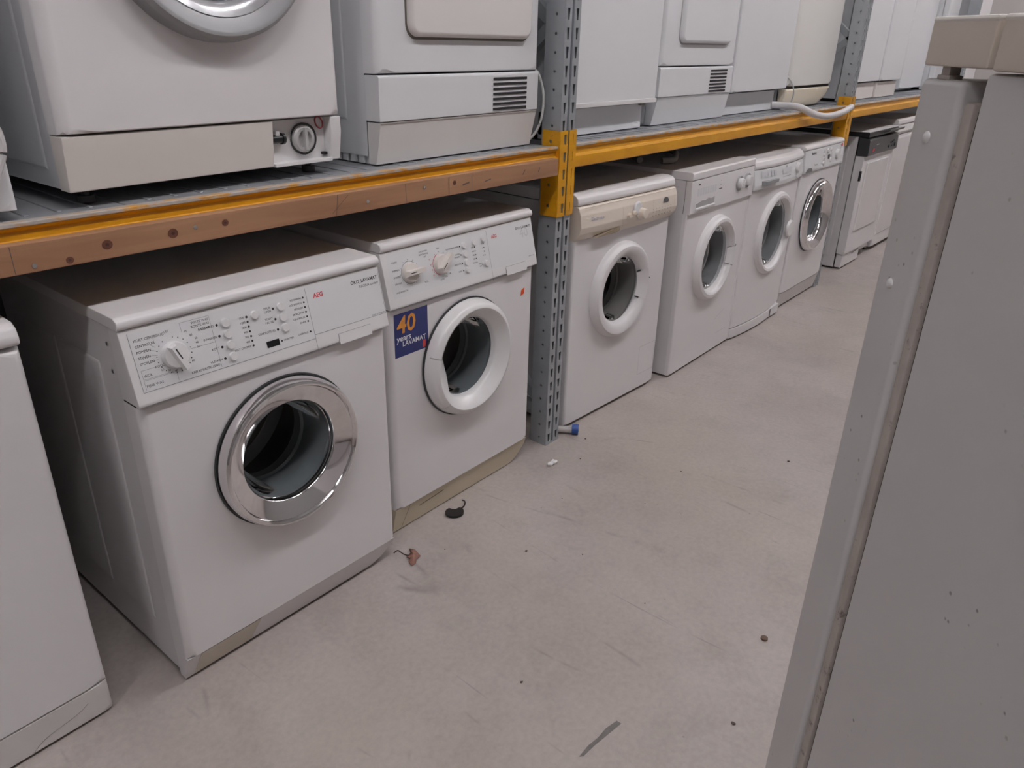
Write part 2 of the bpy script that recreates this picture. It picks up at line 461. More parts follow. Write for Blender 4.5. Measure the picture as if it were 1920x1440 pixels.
# ------------------------------------------------------------------ the room
def struct(name, b, m): return tag(b.build(name, m), None, None, None, 'structure')
X0, X1, Y0, Y1, ZC = -4.5, 9.6, -4.6, 1.02, 3.6
struct('floor', MB().box(X0, X1, Y0, Y1, -.1, 0), FLOORM)
struct('ceiling', MB().box(X0, X1, Y0, Y1, ZC, ZC+.1), CEILM)
struct('wall_back', MB().box(X0, X1, Y1, Y1+.1, -.1, ZC+.1), WALLM)
struct('wall_front', MB().box(X0, X1, Y0-.1, Y0, -.1, ZC+.1), WALLM)
struct('wall_left', MB().box(X0-.1, X0, Y0-.1, Y1+.1, -.1, ZC+.1), WALLM)
struct('wall_right', MB().box(X1, X1+.1, Y0-.1, Y1+.1, -.1, ZC+.1), mat('white_wall', (.74, .70, .69), .8, mottle=.03))

def lamp():
    t = thing('ceiling_light', 'white twin tube fluorescent batten under the ceiling', 'ceiling light', (0, 0, ZC), 0, 'fluorescent battens')
    MB().box(-.75, .75, -.09, .09, -.06, 0, .006).build('housing', FIXT, t)
    for sy in (-.05, .05):
        MB().tube([(-.72, sy, -.08), (.72, sy, -.08)], .019, 12, 0).build('tube', TUBE, t)
    return t
L0 = lamp(); first = True
for yy in (-1.35,):
    for k in range(6):
        xx = -2.5+k*2.27
        if first: L0.location = (xx, yy, ZC); first = False
        else: copy_tree(L0, None, (xx, yy, ZC))

# ------------------------------------------------------------------ pallet rack
YU = .098; ZD = 1.02
def post(b, dx, dy, flip, z1=2.45):
    """perforated omega post: front at dy, outside at dx"""
    W, D = .072, .068
    n = int(z1/.05)
    sy = -1 if flip else 1
    def X(p): return (dx+p[0], dy+sy*p[1], p[2])
    for k in range(n):
        z = k*.05; z2 = z+.05; zm = z+.025
        for a, c in ((0, .030), (.042, .072)):          # slotted front flanges
            xm = (a+c)/2
            w1, w0 = .0062, .0030
            o = [(a, 0, z), (c, 0, z), (c, 0, z2), (a, 0, z2)]
            i = [(xm-w0, 0, z+.011), (xm+w0, 0, z+.011), (xm+w1, 0, z2-.009), (xm-w1, 0, z2-.009)]
            b.cell([X(p) for p in o], [X(p) for p in i])
        for xs in (0, W):                               # drilled side walls
            r = .0042; ym = .030
            o = [(xs, 0, z), (xs, ym, z), (xs, D, z), (xs, D, zm), (xs, D, z2), (xs, ym, z2), (xs, 0, z2), (xs, 0, zm)]
            i = [(xs, ym+r*math.cos(t), zm+r*math.sin(t)) for t in (R(225), R(270), R(315), 0, R(45), R(90), R(135), R(180))]
            b.cell([X(p) for p in o], [X(p) for p in i])
    zt = n*.05
    for a, c in (((.030, 0), (.030, .010)), ((.030, .010), (.042, .010)), ((.042, .010), (.042, 0)), ((0, D), (.072, D))):
        b.quad([X((a[0], a[1], 0)), X((c[0], c[1], 0)), X((c[0], c[1], zt)), X((a[0], a[1], zt))])
    return b
def upright_mesh():
    b = MB(); post(b, 0, 0, False); return b
def make_upright(x, label):
    t = thing('upright_frame', label, 'rack upright', (x, YU, 0), 0, None)
    for nm, dy, fl in (('front_post', 0, False), ('rear_post', .85, True)):
        b = MB(); post(b, 0, dy, fl); bmesh.ops.remove_doubles(b.bm, verts=b.bm.verts[:], dist=1e-5)
        o = b.build(nm, GALV, t, True, 25, False)
        so = o.modifiers.new('sheet', 'SOLIDIFY'); so.thickness = .002; so.offset = 0
        f = MB().box(-.002, .074, dy-.002 if not fl else dy-.07, dy+.07 if not fl else dy+.002, 0, .004).build('foot_plate', GALV, t)
    br = MB()
    zz = [.15, .75, 1.35, 1.95]
    for i in range(3):
        a, c = ((.066, zz[i]), (.784, zz[i+1])) if i % 2 == 0 else ((.784, zz[i]), (.066, zz[i+1]))
        dy, dz = c[0]-a[0], c[1]-a[1]; L = math.hypot(dy, dz); py, pz = -dz/L*.016, dy/L*.016
        br = MB(); br.poly([(a[0]+py, a[1]+pz), (c[0]+py, c[1]+pz), (c[0]-py, c[1]-pz), (a[0]-py, a[1]-pz)], .022, .050, 'x').build('diagonal_brace', GALV, t)
    for z in (.12, 2.0):
        MB().box(.022, .050, .066, .784, z-.016, z+.016).build('horizontal_brace', GALV, t)
    return t
UP = make_upright(1.385, 'galvanised slotted rack upright between the blue-sticker washer and the cream-panel washer')
UX = [1.385, 3.988, 6.56]
for x, lab in ((3.988, 'galvanised rack upright behind the chrome-door washer, second from the left'),
               (6.56, 'far galvanised rack upright peeking above the beige fridge top'),
               (-1.25, 'galvanised rack upright at the near left end of the shelf, beyond the cropped washer')):
    c = copy_tree(UP, None, (x, YU, 0)); c['label'] = lab

def connector(parent, xs, side, holes=True):
    """angle plate hooked on the post. side=+1: wraps the left face of the post at xs; -1: wraps its right face"""
    z0, z1 = .808, 1.063; t = .004
    b = MB()
    fx0, fx1 = (xs-.005, xs+.032) if side > 0 else (xs+.0405, xs+.077)
    yf = YU-.005
    # front strip with hexagonal slots
    n = 5; p = (z1-z0)/n; xm = (xs+.020) if side > 0 else (xs+.060)
    for k in range(n):
        za = z0+k*p; zb = za+p; zm = (za+zb)/2
        if side > 0: w, h = .0072, .0145
        else: w, h = .0012, .014
        o = [(fx0, za), (xm, za), (fx1, za), (fx1, zm), (fx1, zb), (xm, zb), (fx0, zb), (fx0, zm)]
        i = [(xm-w*.6, zm-h), (xm, zm-h), (xm+w*.6, zm-h), (xm+w, zm), (xm+w*.8, zm+h), (xm, zm+h), (xm-w*.8, zm+h), (xm-w, zm)]
        b.cell([(x, yf, z) for x, z in o], [(x, yf, z) for x, z in i])
    sx = xs-.005 if side > 0 else xs+.077
    for k in range(4):
        za = z0+k*(z1-z0)/4; zb = za+(z1-z0)/4; zm = (za+zb)/2; ym = YU+.030; r = .0055
        o = [(yf, za), (ym, za), (YU+.060, za), (YU+.060, zm), (YU+.060, zb), (ym, zb), (yf, zb), (yf, zm)]
        i = [(ym+r*math.cos(q), zm+r*math.sin(q)) for q in (R(225), R(270), R(315), 0, R(45), R(90), R(135), R(180))]
        b.cell([(sx, y, z) for y, z in o], [(sx, y, z) for y, z in i])
    bmesh.ops.remove_doubles(b.bm, verts=b.bm.verts[:], dist=1e-5)
    o = b.build('connector', YELLOW, parent, True, 25, False)
    so = o.modifiers.new('sheet', 'SOLIDIFY'); so.thickness = .003; so.offset = 0
    return o
def beam(xa, xb, label):
    """xa, xb: x of the left edges of the posts it spans"""
    t = thing('shelf_beam', label, 'shelf beam', (0, 0, 0))
    l, r = xa+.077, xb-.006
    pr = [(0, 1.018), (0, 1.010), (.007, 1.005), (.007, .990), (-.003, .984), (-.003, .953), (.001, .949), (.045, .949), (.045, .985), (.02, .985), (.02, 1.018)]
    MB().prism([(YU+y, z) for y, z in pr], l, r, .0012, 1).build('beam_rail', YELLOW, t)
    MB().box(l+.002, r-.002, YU-.0015, YU+.021, 1.0125, 1.0195, .001, 1).build('worn_top_edge', LIP, t)
    connector(t, xb, 1); connector(t, xa, -1)
    return t
beam(-1.25, 1.385, 'near yellow shelf beam with a wooden board fixed along its front')
beam(1.385, 3.988, 'middle yellow shelf beam above the cream-panel washer, bare steel front')
beam(3.988, 6.56, 'far yellow shelf beam above the black-panel dishwasher')
def deck(xa, xb, label):
    t = thing('shelf_deck', label, 'shelf deck', (0, 0, 0))
    n = max(1, round((xb-xa)/.305)); w = (xb-xa)/n
    for k in range(n):
        b = MB(); a = xa+k*w
        b.box(a+.001, a+w-.001, YU+.0225, YU+.86, ZD-.030, ZD-.002, .002, 1)
        for q in range(1, 6):
            b.box(a+w*q/6-.004, a+w*q/6+.004, YU+.045, YU+.84, ZD-.003, ZD, .001, 1)
        b.build('deck_panel', DECK, t)
    return t
deck(-1.17, 1.376, 'grey galvanised shelf deck under the silver-ring washer and the dryer')
deck(1.464, 3.979, 'grey galvanised shelf deck of the middle bay')
deck(4.067, 6.55, 'grey galvanised shelf deck of the far bay')

# wooden board screwed on the first beam
wb = tag(MB().box(-1.15, 1.346, .070, .0945, .942, .991, .0025, 2).build('wooden_board', WOOD), 'reddish pine board with knots running along the near yellow beam', 'board')
WF = FRONT(.070)
for x, z, r in ((.035, .967, .0085), (.155, .967, .009), (-.03, .952, .006), (.262, .970, .0065), (.905, .972, .006), (-.3, .965, .008)):
    k = MB(); k.quad([WF(x+r*1.1*math.cos(2*PI*i/14), z+r*math.sin(2*PI*i/14), .0004) for i in range(14)])
    o = k.build('knot', KNOT, wb)
    k = MB(); k.quad([WF(x+r*.4*math.cos(2*PI*i/10), z+r*.35*math.sin(2*PI*i/10), .0007) for i in range(10)]); k.build('knot_heart', mat('knot_heart', (.06, .02, .012), .6), o)
for a, b2, w in (((-.115, .944), (-.115, .989), .0013), ((.53, .944), (.536, .989), .0013), ((.74, .944), (.736, .989), .0013), ((.885, .944), (.885, .989), .0013), ((.97, .944), (.97, .989), .0013),
        ((.52, .950), (.565, .985), .0010), ((1.18, .962), (1.19, .975), .003), ((1.25, .962), (1.257, .974), .003), ((1.02, .962), (1.045, .966), .003), ((.935, .963), (.96, .967), .004)):
    k = MB(); k.line(WF, a, b2, w); k.build('pencil_mark', PENCIL, wb)
for x, z in ((-.085, .953), (.20, .971), (.62, .963), (.80, .973), (-.6, .965)):
    MB().disc((x, .0706, z), .0042, -.0022, 'y', 10, .0008).build('screw', SCREW, wb)

# ------------------------------------------------------------------ washing machine pieces
def legend(): return MB()
def drum_set(door, cx, cz, ri, y0, gl=.09, tint=RUBBER, parent=None, glass=True):
    """rubber seal, drum and bowl glass behind a door ring with inner radius ri"""
    p = parent or door.parent
    MB().lathe([(ri+.012, y0+.012), (ri+.002, y0+.02), (ri-.006, y0+.05), (ri-.010, y0+gl), (ri-.016, y0+gl+.004), (ri-.010, y0+gl+.012), (ri-.014, y0+gl+.03), (ri+.01, y0+gl+.032)], cx, cz, 64).build('door_seal', tint, p)
    MB().lathe([(ri-.012, y0+gl+.0325), (.20, y0+gl+.045), (.225, y0+gl+.06), (.225, y0+gl+.24), (.20, y0+gl+.26), (.001, y0+gl+.27)], cx, cz, 56).build('drum', DRUM, p)
    if glass:
        MB().lathe([(ri+.004, y0+.004), (ri-.008, y0+.008), (ri-.014, y0+.02), (ri-.020, y0+.055), (ri-.030, y0+.070), (.03, y0+.080), (.0008, y0+.081)], cx, cz, 56).build('door_glass', GLASS, door)

def feet(t, W, D, h, r=.018, inset=.05):
    for x in (inset, W-inset):
        for y in (inset+.02, D-inset):
            MB().disc((x, y, 0), r, .012, 'z', 12).disc((x, y, .012), r*.45, max(.004, h-.011), 'z', 8).build('foot', FOOT, t)

def body(t, W, D, z0, z1, yf, m, emb=(), name='body', emb_side=-1, ins=0.):
    b = MB().openbox(ins, W-ins, yf, D, z0, z1)
    for e in emb:
        for sgn, x in ((-1, ins), (1, W-ins)):
            if emb_side in (sgn, 0): b.emboss(x, sgn, *e)
    return b.build(name, m, t)

# =================================================================== lower row
# ---- front loader with a wide chrome door ring, on the floor
def aeg(x, y, rz, label, kind):
    W, D = .6, .60
    t = thing('washing_machine', label, 'washing machine', (x, y, 0), rz)
    body(t, W, D, .02, .826, .0562, WHITE2, [(.13, .30, .12, .74), (.33, .54, .12, .74)], ins=.004)
    MB().plate(.003, .597, .075 if kind == 1 else .085, .680, .017, .0575, (.30, .475, .128)).build('front_panel', WHITE, t)
    # shadow gap under the control panel
    MB().box(.004, .596, .012, .056, .679, .687).build('panel_gap', GAP, t)
    # lid with rounded nose
    pr = [(D, .826), (.022, .826), (.016, .829), (.013, .836), (.016, .845), (.026, .850), (D, .850)]
    MB().prism(pr, 0, W, .003, 2).build('lid', WHITE, t)
    # sloping control panel
    MB().prism([(.02, .826), (-.012, .690), (-.010, .685), (.055, .685), (.055, .826)], .001, .599, .003, 2).build('control_panel', PLASTIC, t)
    panel = [c for c in t.children if c.name.startswith('control_panel')][0]
    S = frame((0, .02, .826), (0, .032, .136), (0, -.136, .032))        # v runs down negative
    # plinth
    def skirt(pts, ztop, lean, y0, y1, nm, m):
        b = MB().poly(pts, y0, y1, 'y')
        for v in b.bm.verts:
            if v.co.y < y0+.001: v.co.y += (ztop-v.co.z)*lean
        return b.build(nm, m, t)
    if kind == 1:
        pl = skirt([(.003, .076), (.003, .004), (.535, .004), (.565, .02), (.594, .058), (.594, .076)], .076, .42, .004, .055, 'plinth', WHITE)
        b = MB().poly([(.034, .074), (.024, .006), (.165, .006), (.185, .074)], .003, .05, 'y')
        for v in b.bm.verts:
            if v.co.y < .004: v.co.y += (.076-v.co.z)*.42-.0004
        b.build('filter_flap', mat('pale_tan_flap', (.68, .62, .53), .42, mottle=.04), t)
    else:
        pl = skirt([(.003, .086), (.003, .004), (.535, .004), (.565, .02), (.594, .062), (.594, .086)], .086, .22, .006, .055, 'plinth', TAN)
        q = MB(); F = lambda u, v, d=0.: (u, .006+(.086-v)*.22-d, v); q.line(F, (.060, .085), (.035, .006), .0016, .0006); q.line(F, (.10, .055), (.20, .062), .004, .0006)
        q.build('seam', mat('plinth_seam', (.2, .16, .1), .7), pl)
    MB().box(.02, .58, .05, .58, .0, .02).build('base', GAP, t)
    ink = MB(); lines = MB(); red = MB()
    if kind == 1:
        # dial
        MB().patch(S, .394, .5955, -.110, -.007, .0004).build('drawer_front', PANELW, panel)
        q = MB(); q.patch(S, .016, .394, -.118, -.008, .0003); q.build('fascia', PANELW, panel)
        for a, b2 in (((.016, -.118), (.394, -.118)), ((.016, -.118), (.016, -.008)), ((.394, -.149), (.394, -.008)), ((.5955, -.110), (.5955, -.007)), ((.394, -.110), (.5955, -.110))):
            lines.line(S, a, b2, .0010)
        for a, b2 in (((.113, -.012), (.172, -.012)), ((.113, -.012), (.113, -.03)), ((.172, -.012), (.172, -.115)), ((.113, -.064), (.172, -.064)), ((.022, -.078), (.05, -.078)), ((.022, -.078), (.022, -.095)), ((.022, -.095), (.078, -.095)), ((.022, -.097), (.080, -.097)), ((.022, -.097), (.022, -.114)), ((.084, -.098), (.084, -.114))):
            lines.line(S, a, b2, .0006)
        ku, kv = .089, -.066
        q = MB(); 
        prof = [(.024, 0), (.0235, -.006), (.021, -.009), (.001, -.009)]
        knob = MB()
        def turned(b, u, v, rad, hgt, n=28):
            ring = [[S(u+r*math.cos(2*PI*k/n), v+r*math.sin(2*PI*k/n), d) for k in range(n)] for r, d in ((rad, 0), (rad*.97, hgt*.7), (rad*.88, hgt), )]
            V = [[b.bm.verts.new(p) for p in L] for L in ring]
            for A, B in zip(V, V[1:]):
                for k in range(n): b.bm.faces.new([A[k], A[(k+1) % n], B[(k+1) % n], B[k]])
            b.bm.faces.new(V[-1])
        def grip(b, u, v, ang, L0, L1, w, h0, h1):
            c, s_ = math.cos(ang), math.sin(ang)
            def P(a, e, d): return S(u+a*c-e*s_, v+a*s_+e*c, d)
            lo = [P(-L0, -w, h0), P(L1, -w*.8, h0), P(L1, w*.8, h0), P(-L0, w, h0)]
            hi = [P(-L0*.8, -w*.6, h1), P(L1*.95, -w*.6, h1*1.1), P(L1*.95, w*.6, h1*1.1), P(-L0*.8, w*.6, h1)]
            a = [b.bm.verts.new(p) for p in lo]; e = [b.bm.verts.new(p) for p in hi]
            b.bm.faces.new(e)
            for i in range(4): b.bm.faces.new([a[i], a[(i+1) % 4], e[(i+1) % 4], e[i]])
        turned(knob, ku, kv, .026, .012); grip(knob, ku, kv, R(-70), .023, .031, .009, .010, .022)
        kn = knob.build('programme_knob', PLASTIC, panel)
        q = MB()
        c, s_ = math.cos(R(-70)), math.sin(R(-70))
        q.quad([S(ku+a*c-e*s_, kv+a*s_+e*c, .0232) for a, e in ((-.014, -.0012), (.008, -.0012), (.008, .0012), (-.014, .0012))]); q.build('pointer_line', INK, kn)
        for i in range(20):
            a = R(100-i*18)
            if i: ink.dot(S, ku+.033*math.cos(a), kv+.033*math.sin(a), .0011)
        left = ['KORT CENTRIFUG', 'CENTRIFUG', 'POMPEN', 'STIJVEN', 'SPOELEN']
        for i, w in enumerate(left):
            ink.text(w, .0068, S, .023, -.0235-.0108*i)
            lines.line(S, (.047+(.012 if i == 0 else 0), -.0235-.0108*i), (.0585-abs(2-i)*.0, -.036-.0075*i), .0005)
        ink.text('UIT', .006, S, .080, -.021)
        ink.text('KOUD', .0065, S, .048, -.0785); ink.text('WOL', .0068, S, .024, -.089); ink.text('FIJNE WAS', .0068, S, .024, -.108)
        ink.text('WITTE WAS', .0066, S, .170, -.018, 'RIGHT'); ink.text('BONTE WAS', .0066, S, .170, -.025, 'RIGHT'); ink.text('E-STAND', .0062, S, .170, -.0335, 'RIGHT')
        ink.text('KREUKHERSTELLEND', .0062, S, .170, -.109, 'RIGHT')
        for i, w in enumerate(('95', '60', '50', '40', '30')): ink.text(w, .0055, S, .118+.008*min(i, 2), -.030-.0085*i)
        for i, w in enumerate(('60', '50', '40', '30', '40', '60')): ink.text(w, .0055, S, .060+.012*i, -.0865-.0045*min(i, 5-i), 'CENTER')
        # push buttons with their lamps
        def btn(u, v, w=None, lamp=True, n=1):
            b = MB(); turned(b, u, v, .0088, .006, 18); b.build('push_button', PLASTIC, panel)
            if lamp: ink.dot(S, u-.017, v, .0027)
            if w:
                for i, ww in enumerate(w): ink.text(ww, .0062, S, u-.0225, v+.0035*(len(w)-1)-.007*i, 'RIGHT')
        for v, w in ((-.034, ['VOORWAS']), (-.056, ['INWEKEN']), (-.078, ['KORT']), (-.101, ['VLEKKEN'])): btn(.200, v, w)
        btn(.265, -.034, None); 
        for i, w in enumerate(('1500', '1200', '1000', '900', '700', '400', 'NIET CENTRIF')):
            if i: ink.dot(S, .248, -.034-.0098*i, .0024)
            ink.text(w, .0058, S, .243, -.034-.0098*i, 'RIGHT')
        for v, w in ((-.032, ['DEUR', 'OPEN']), (-.054, ['START', 'PAUZE']), (-.076, ['STARTUITSTEL'])): btn(.327, v, w)
        q = MB(); q.patch(S, .277, .307, -.107, -.094, .0009); q.build('display_window', GLOSSBLACK, panel)
        ink.dot(S, .313, -.101, .0022); ink.text('STARTTIJD', .005, S, .318, -.101)
        for i, w in enumerate(('VOORWAS', 'HOOFDWAS', 'SPOELEN', 'SPOELSTOP', 'CENTRIFUG', 'EINDE')):
            ink.dot(S, .385, -.026-.0102*i, .0022); ink.text(w, .0055, S, .380, -.026-.0102*i, 'RIGHT')
        ink.dot(S, .385, -.100, .0022); ink.text('OVERDOS.', .0055, S, .380, -.100, 'RIGHT')
        red.text('AEG', .0135, S, .411, -.029, fat=.0004)
        ink.text('ÖKO_LAVAMAT', .0105, S, .590, -.024, 'RIGHT', fat=.0002); ink.text('REGINA update', .0085, S, .590, -.036, 'RIGHT', .25)
        ink.text('DEKA 12 OKOPOP', .0045, S, .592, -.107, 'RIGHT')
        MB().patch(S, .453, .544, -.1475, -.1245, .0016).build('drawer_grip', PLASTIC, panel)
        for u0, u1 in ((.453, .453), (.544, .544)): lines.line(S, (u0, -.148), (u1, -.124), .0012)
        lines.line(S, (.453, -.124), (.544, -.124), .0008)
    else:
        MB().patch(S, .392, .594, -.118, -.008, .0004).build('drawer_front', PANELW, panel)
        MB().patch(S, .018, .392, -.118, -.008, .0003).build('fascia', PANELW, panel)
        lines.line(S, (.392, -.149), (.392, -.008), .0009)
        def turned(b, u, v, rad, hgt, n=26):
            ring = [[S(u+r*math.cos(2*PI*k/n), v+r*math.sin(2*PI*k/n), d) for k in range(n)] for r, d in ((rad, 0), (rad*.97, hgt*.7), (rad*.88, hgt))]
            V = [[b.bm.verts.new(p) for p in L] for L in ring]
            for A, B in zip(V, V[1:]):
                for k in range(n): b.bm.faces.new([A[k], A[(k+1) % n], B[(k+1) % n], B[k]])
            b.bm.faces.new(V[-1])
        def grip(b, u, v, ang, L0, L1, w, h0, h1):
            c, s_ = math.cos(ang), math.sin(ang)
            def P(a, e, d): return S(u+a*c-e*s_, v+a*s_+e*c, d)
            lo = [P(-L0, -w, h0), P(L1, -w*.8, h0), P(L1, w*.8, h0), P(-L0, w, h0)]
            hi = [P(-L0*.8, -w*.6, h1), P(L1*.95, -w*.6, h1*1.1), P(L1*.95, w*.6, h1*1.1), P(-L0*.8, w*.6, h1)]
            a = [b.bm.verts.new(p) for p in lo]; e = [b.bm.verts.new(p) for p in hi]
            b.bm.faces.new(e)
            for i in range(4): b.bm.faces.new([a[i], a[(i+1) % 4], e[(i+1) % 4], e[i]])
        for u, v, ang, nm, ring in ((.086, -.063, R(2), 'programme_knob', FAINT), (.198, -.064, R(38), 'temperature_knob', REDINK)):
            r_ = MB(); n = 40
            for kx in range(n):
                a0, a1 = 2*PI*kx/n, 2*PI*(kx+1)/n
                if ring is REDINK and not (R(100) < a0 < R(250)): continue
                r_.line(S, (u+.0285*math.cos(a0), v+.0285*math.sin(a0)), (u+.0285*math.cos(a1), v+.0285*math.sin(a1)), .0016)
            r_.build('dial_ring', ring, panel)
            b = MB(); turned(b, u, v, .026, .012); grip(b, u, v, ang, .024, .036, .0085, .010, .024)
            kn = b.build(nm, IVORY, panel)
            q = MB(); c, s_ = math.cos(ang), math.sin(ang)
            q.quad([S(u+a*c-e*s_, v+a*s_+e*c, .0250) for a, e in ((-.018, -.0012), (.008, -.0012), (.008, .0012), (-.018, .0012))]); q.build('pointer_line', INK, kn)
            for i in range(12):
                a = R(90-i*30); ink.dot(S, u+.0325*math.cos(a), v+.0325*math.sin(a), .001)
        for i, w in enumerate(('STIJVEN', 'POMPEN', 'SPOELEN', 'CENTRIF.')): ink.text(w, .0058, S, .030, -.030-.0165*i-(.004 if i else 0))
        ink.text('KOOKWAS', .0058, S, .128, -.020); ink.text('BONTE WAS', .0058, S, .126, -.0275); ink.text('UIT', .0055, S, .142, -.0345)
        ink.text('KREUKHERSTEL.', .0058, S, .030, -.105); ink.text('WOL', .0058, S, .130, -.098); ink.text('FIJN', .0058, S, .196, -.022, 'CENTER')
        for i, w in enumerate(('95', '60', '40', '30')): red.text(w, .0055, S, .163+.002*i, -.045-.014*i, 'RIGHT')
        for i, w in enumerate(('KORT', 'STIL', '40')): ink.text(w, .0055, S, .188+.018*i, -.104+.005*i)
        def btn(u, v, w=None):
            b = MB(); turned(b, u, v, .0088, .006, 16); b.build('push_button', PLASTIC, panel)
            if w:
                ink.dot(S, u-.0155, v, .0022)
                for i, ww in enumerate(w): ink.text(ww, .0055, S, u-.020, v+.0035*(len(w)-1)-.007*i, 'RIGHT')
        for v, w in ((-.032, ['VOORWAS/INWEEK']), (-.055, ['EXTRA', 'SPOELEN']), (-.078, ['KREUKVRIJ']), (-.098, ['KORT'])): btn(.294, v, w)
        btn(.335, -.030); btn(.373, -.027); btn(.373, -.096, ['AAN', 'UIT'])
        for i in range(5):
            ink.text(('1200', '1000', '800', '600', 'STOP')[i], .0052, S, .332, -.044-.0105*i, 'RIGHT'); ink.dot(S, .336, -.044-.0105*i, .0020)
        for i in range(4): ink.text(('9', '6', '3', '0')[i], .0052, S, .368, -.041-.0105*i, 'RIGHT'); ink.dot(S, .373, -.041-.0105*i, .0020)
        red.text('AEG', .0125, S, .410, -.029, fat=.0003)
        ink.text('ÖKO_LAVAMAT', .0095, S, .588, -.024, 'RIGHT', fat=.0002)
        gh = MB(); gh.text('40', .040, S, .575, -.041, 'RIGHT'); gh.build('ghost_mark', mat('faded_sticker_trace', (.64, .63, .65), .5), panel)
        ink.text('DEKA 12 TOP', .0045, S, .590, -.112, 'RIGHT')
        MB().patch(S, .452, .545, -.1475, -.1235, .0016).build('drawer_grip', PLASTIC, panel)
        for u0 in (.452, .545): lines.line(S, (u0, -.148), (u0, -.124), .0010)
        lines.line(S, (.452, -.123), (.545, -.123), .0008)
    ink.build('panel_lettering', INK, panel); lines.build('panel_lines', FAINT, panel); red.build('red_lettering', REDINK, panel)
    # side screws near the top
    for z in (.79, .735): MB().disc((.004, .075, z), .004, -.002, 'x', 8).build('side_screw', SCREW, t)
    return t, S, panel

m1, S1, P1 = aeg(0, 0, .26, 'white washing machine with wide chrome door ring, nearest full machine on the floor', 1)
cx, cz = .30, .475
d = MB().lathe([(.130, .008), (.114, .002), (.1155, -.010), (.119, -.0150), (.1525, -.0310), (.1545, -.0318), (.1550, -.0330), (.1575, -.0368), (.1615, -.0385), (.1660, -.0365), (.1695, -.031), (.1715, -.022), (.1725, -.012), (.1725, -.003), (.160, .0)], cx, cz, 96).build('door', CHROME, m1)
tag(d, 'chrome door ring')
drum_set(d, cx, cz, .1175, -.004, .095)
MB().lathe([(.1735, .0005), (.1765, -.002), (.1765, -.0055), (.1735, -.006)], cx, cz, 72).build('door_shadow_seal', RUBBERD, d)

m2, S2, P2 = aeg(.6695, .0782, .81, 'white washing machine with blue square sticker and white door, beside the steel upright', 2)
cx, cz = .288, .477
d = MB().lathe([(.130, .010), (.116, .004), (.116, -.008), (.121, -.018), (.143, -.040), (.150, -.0435), (.158, -.041), (.1655, -.033), (.170, -.020), (.1715, -.006), (.1715, -.002), (.16, .0)], cx, cz, 96).build('door', PLASTIC, m2)
drum_set(d, cx, cz, .121, -.004, .095)
hb = MB().lathe([(.1115, -.008), (.121, -.0225), (.143, -.0432), (.150, -.0468), (.158, -.0442), (.1665, -.0346), (.171, -.02), (.171, -.004)], cx, cz, 24, R(164), R(222))
for v in hb.bm.verts:                                   # grip bulges into the glass opening
    rr = math.hypot(v.co.x-cx, v.co.z-cz); aa = (math.atan2(v.co.z-cz, v.co.x-cx)) % (2*PI)
    if rr < .125:
        k_ = math.sin(PI*(aa-R(164))/R(58)); v.co.x = cx+(rr-.016*k_)*math.cos(aa); v.co.z = cz+(rr-.016*k_)*math.sin(aa)
hnd = hb.build('door_handle', PLASTIC, d)
for a0 in (162.9, 222.):
    MB().lathe([(.116, -.010), (.121, -.0195), (.143, -.0412), (.150, -.0447), (.158, -.0422), (.1658, -.0338), (.1702, -.02)], cx, cz, 2, R(a0), R(a0+1.1)).build('handle_seam', GREYKNOB, d)
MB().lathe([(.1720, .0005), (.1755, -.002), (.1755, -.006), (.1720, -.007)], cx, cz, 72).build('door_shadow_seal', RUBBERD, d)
F = FRONT(0)
st = MB(); st.box(.020, .139, -.0006, .0005, .549, .667); st = st.build('blue_sticker', mat('sticker_blue', (.025, .035, .16), .35, mottle=.35, mscale=30), m2)
FS = FRONT(-.0004)
q = MB(); q.text('40', .066, FS, .028, .633, 'LEFT', .08, .0012); q.build('sticker_numerals', mat('sticker_orange', (.75, .30, .04), .45), st)
q = MB(); q.text('years', .0235, FS, .027, .599, shear=.05, fat=.0004); q.text('LAVAMAT', .0190, FS, .046, .582, fat=.0004); q.build('sticker_words', mat('sticker_white', (.8, .8, .82), .45), st)
q = MB(); q.patch(FS, .119, .130, .553, .574, .0008); q.build('sticker_red_mark', mat('sticker_red', (.7, .07, .07), .45), st)
q = MB(); q.text('AEG', .0045, FS, .1195, .5695, fat=.0001); q.build('sticker_small_mark', TAGW, st)
q = MB(); q.quad([F(.535, .597, .0008), F(.552, .603, .0008), F(.553, .622, .0008), F(.538, .616, .0008)]); q.build('price_dot', ORANGE, m2)

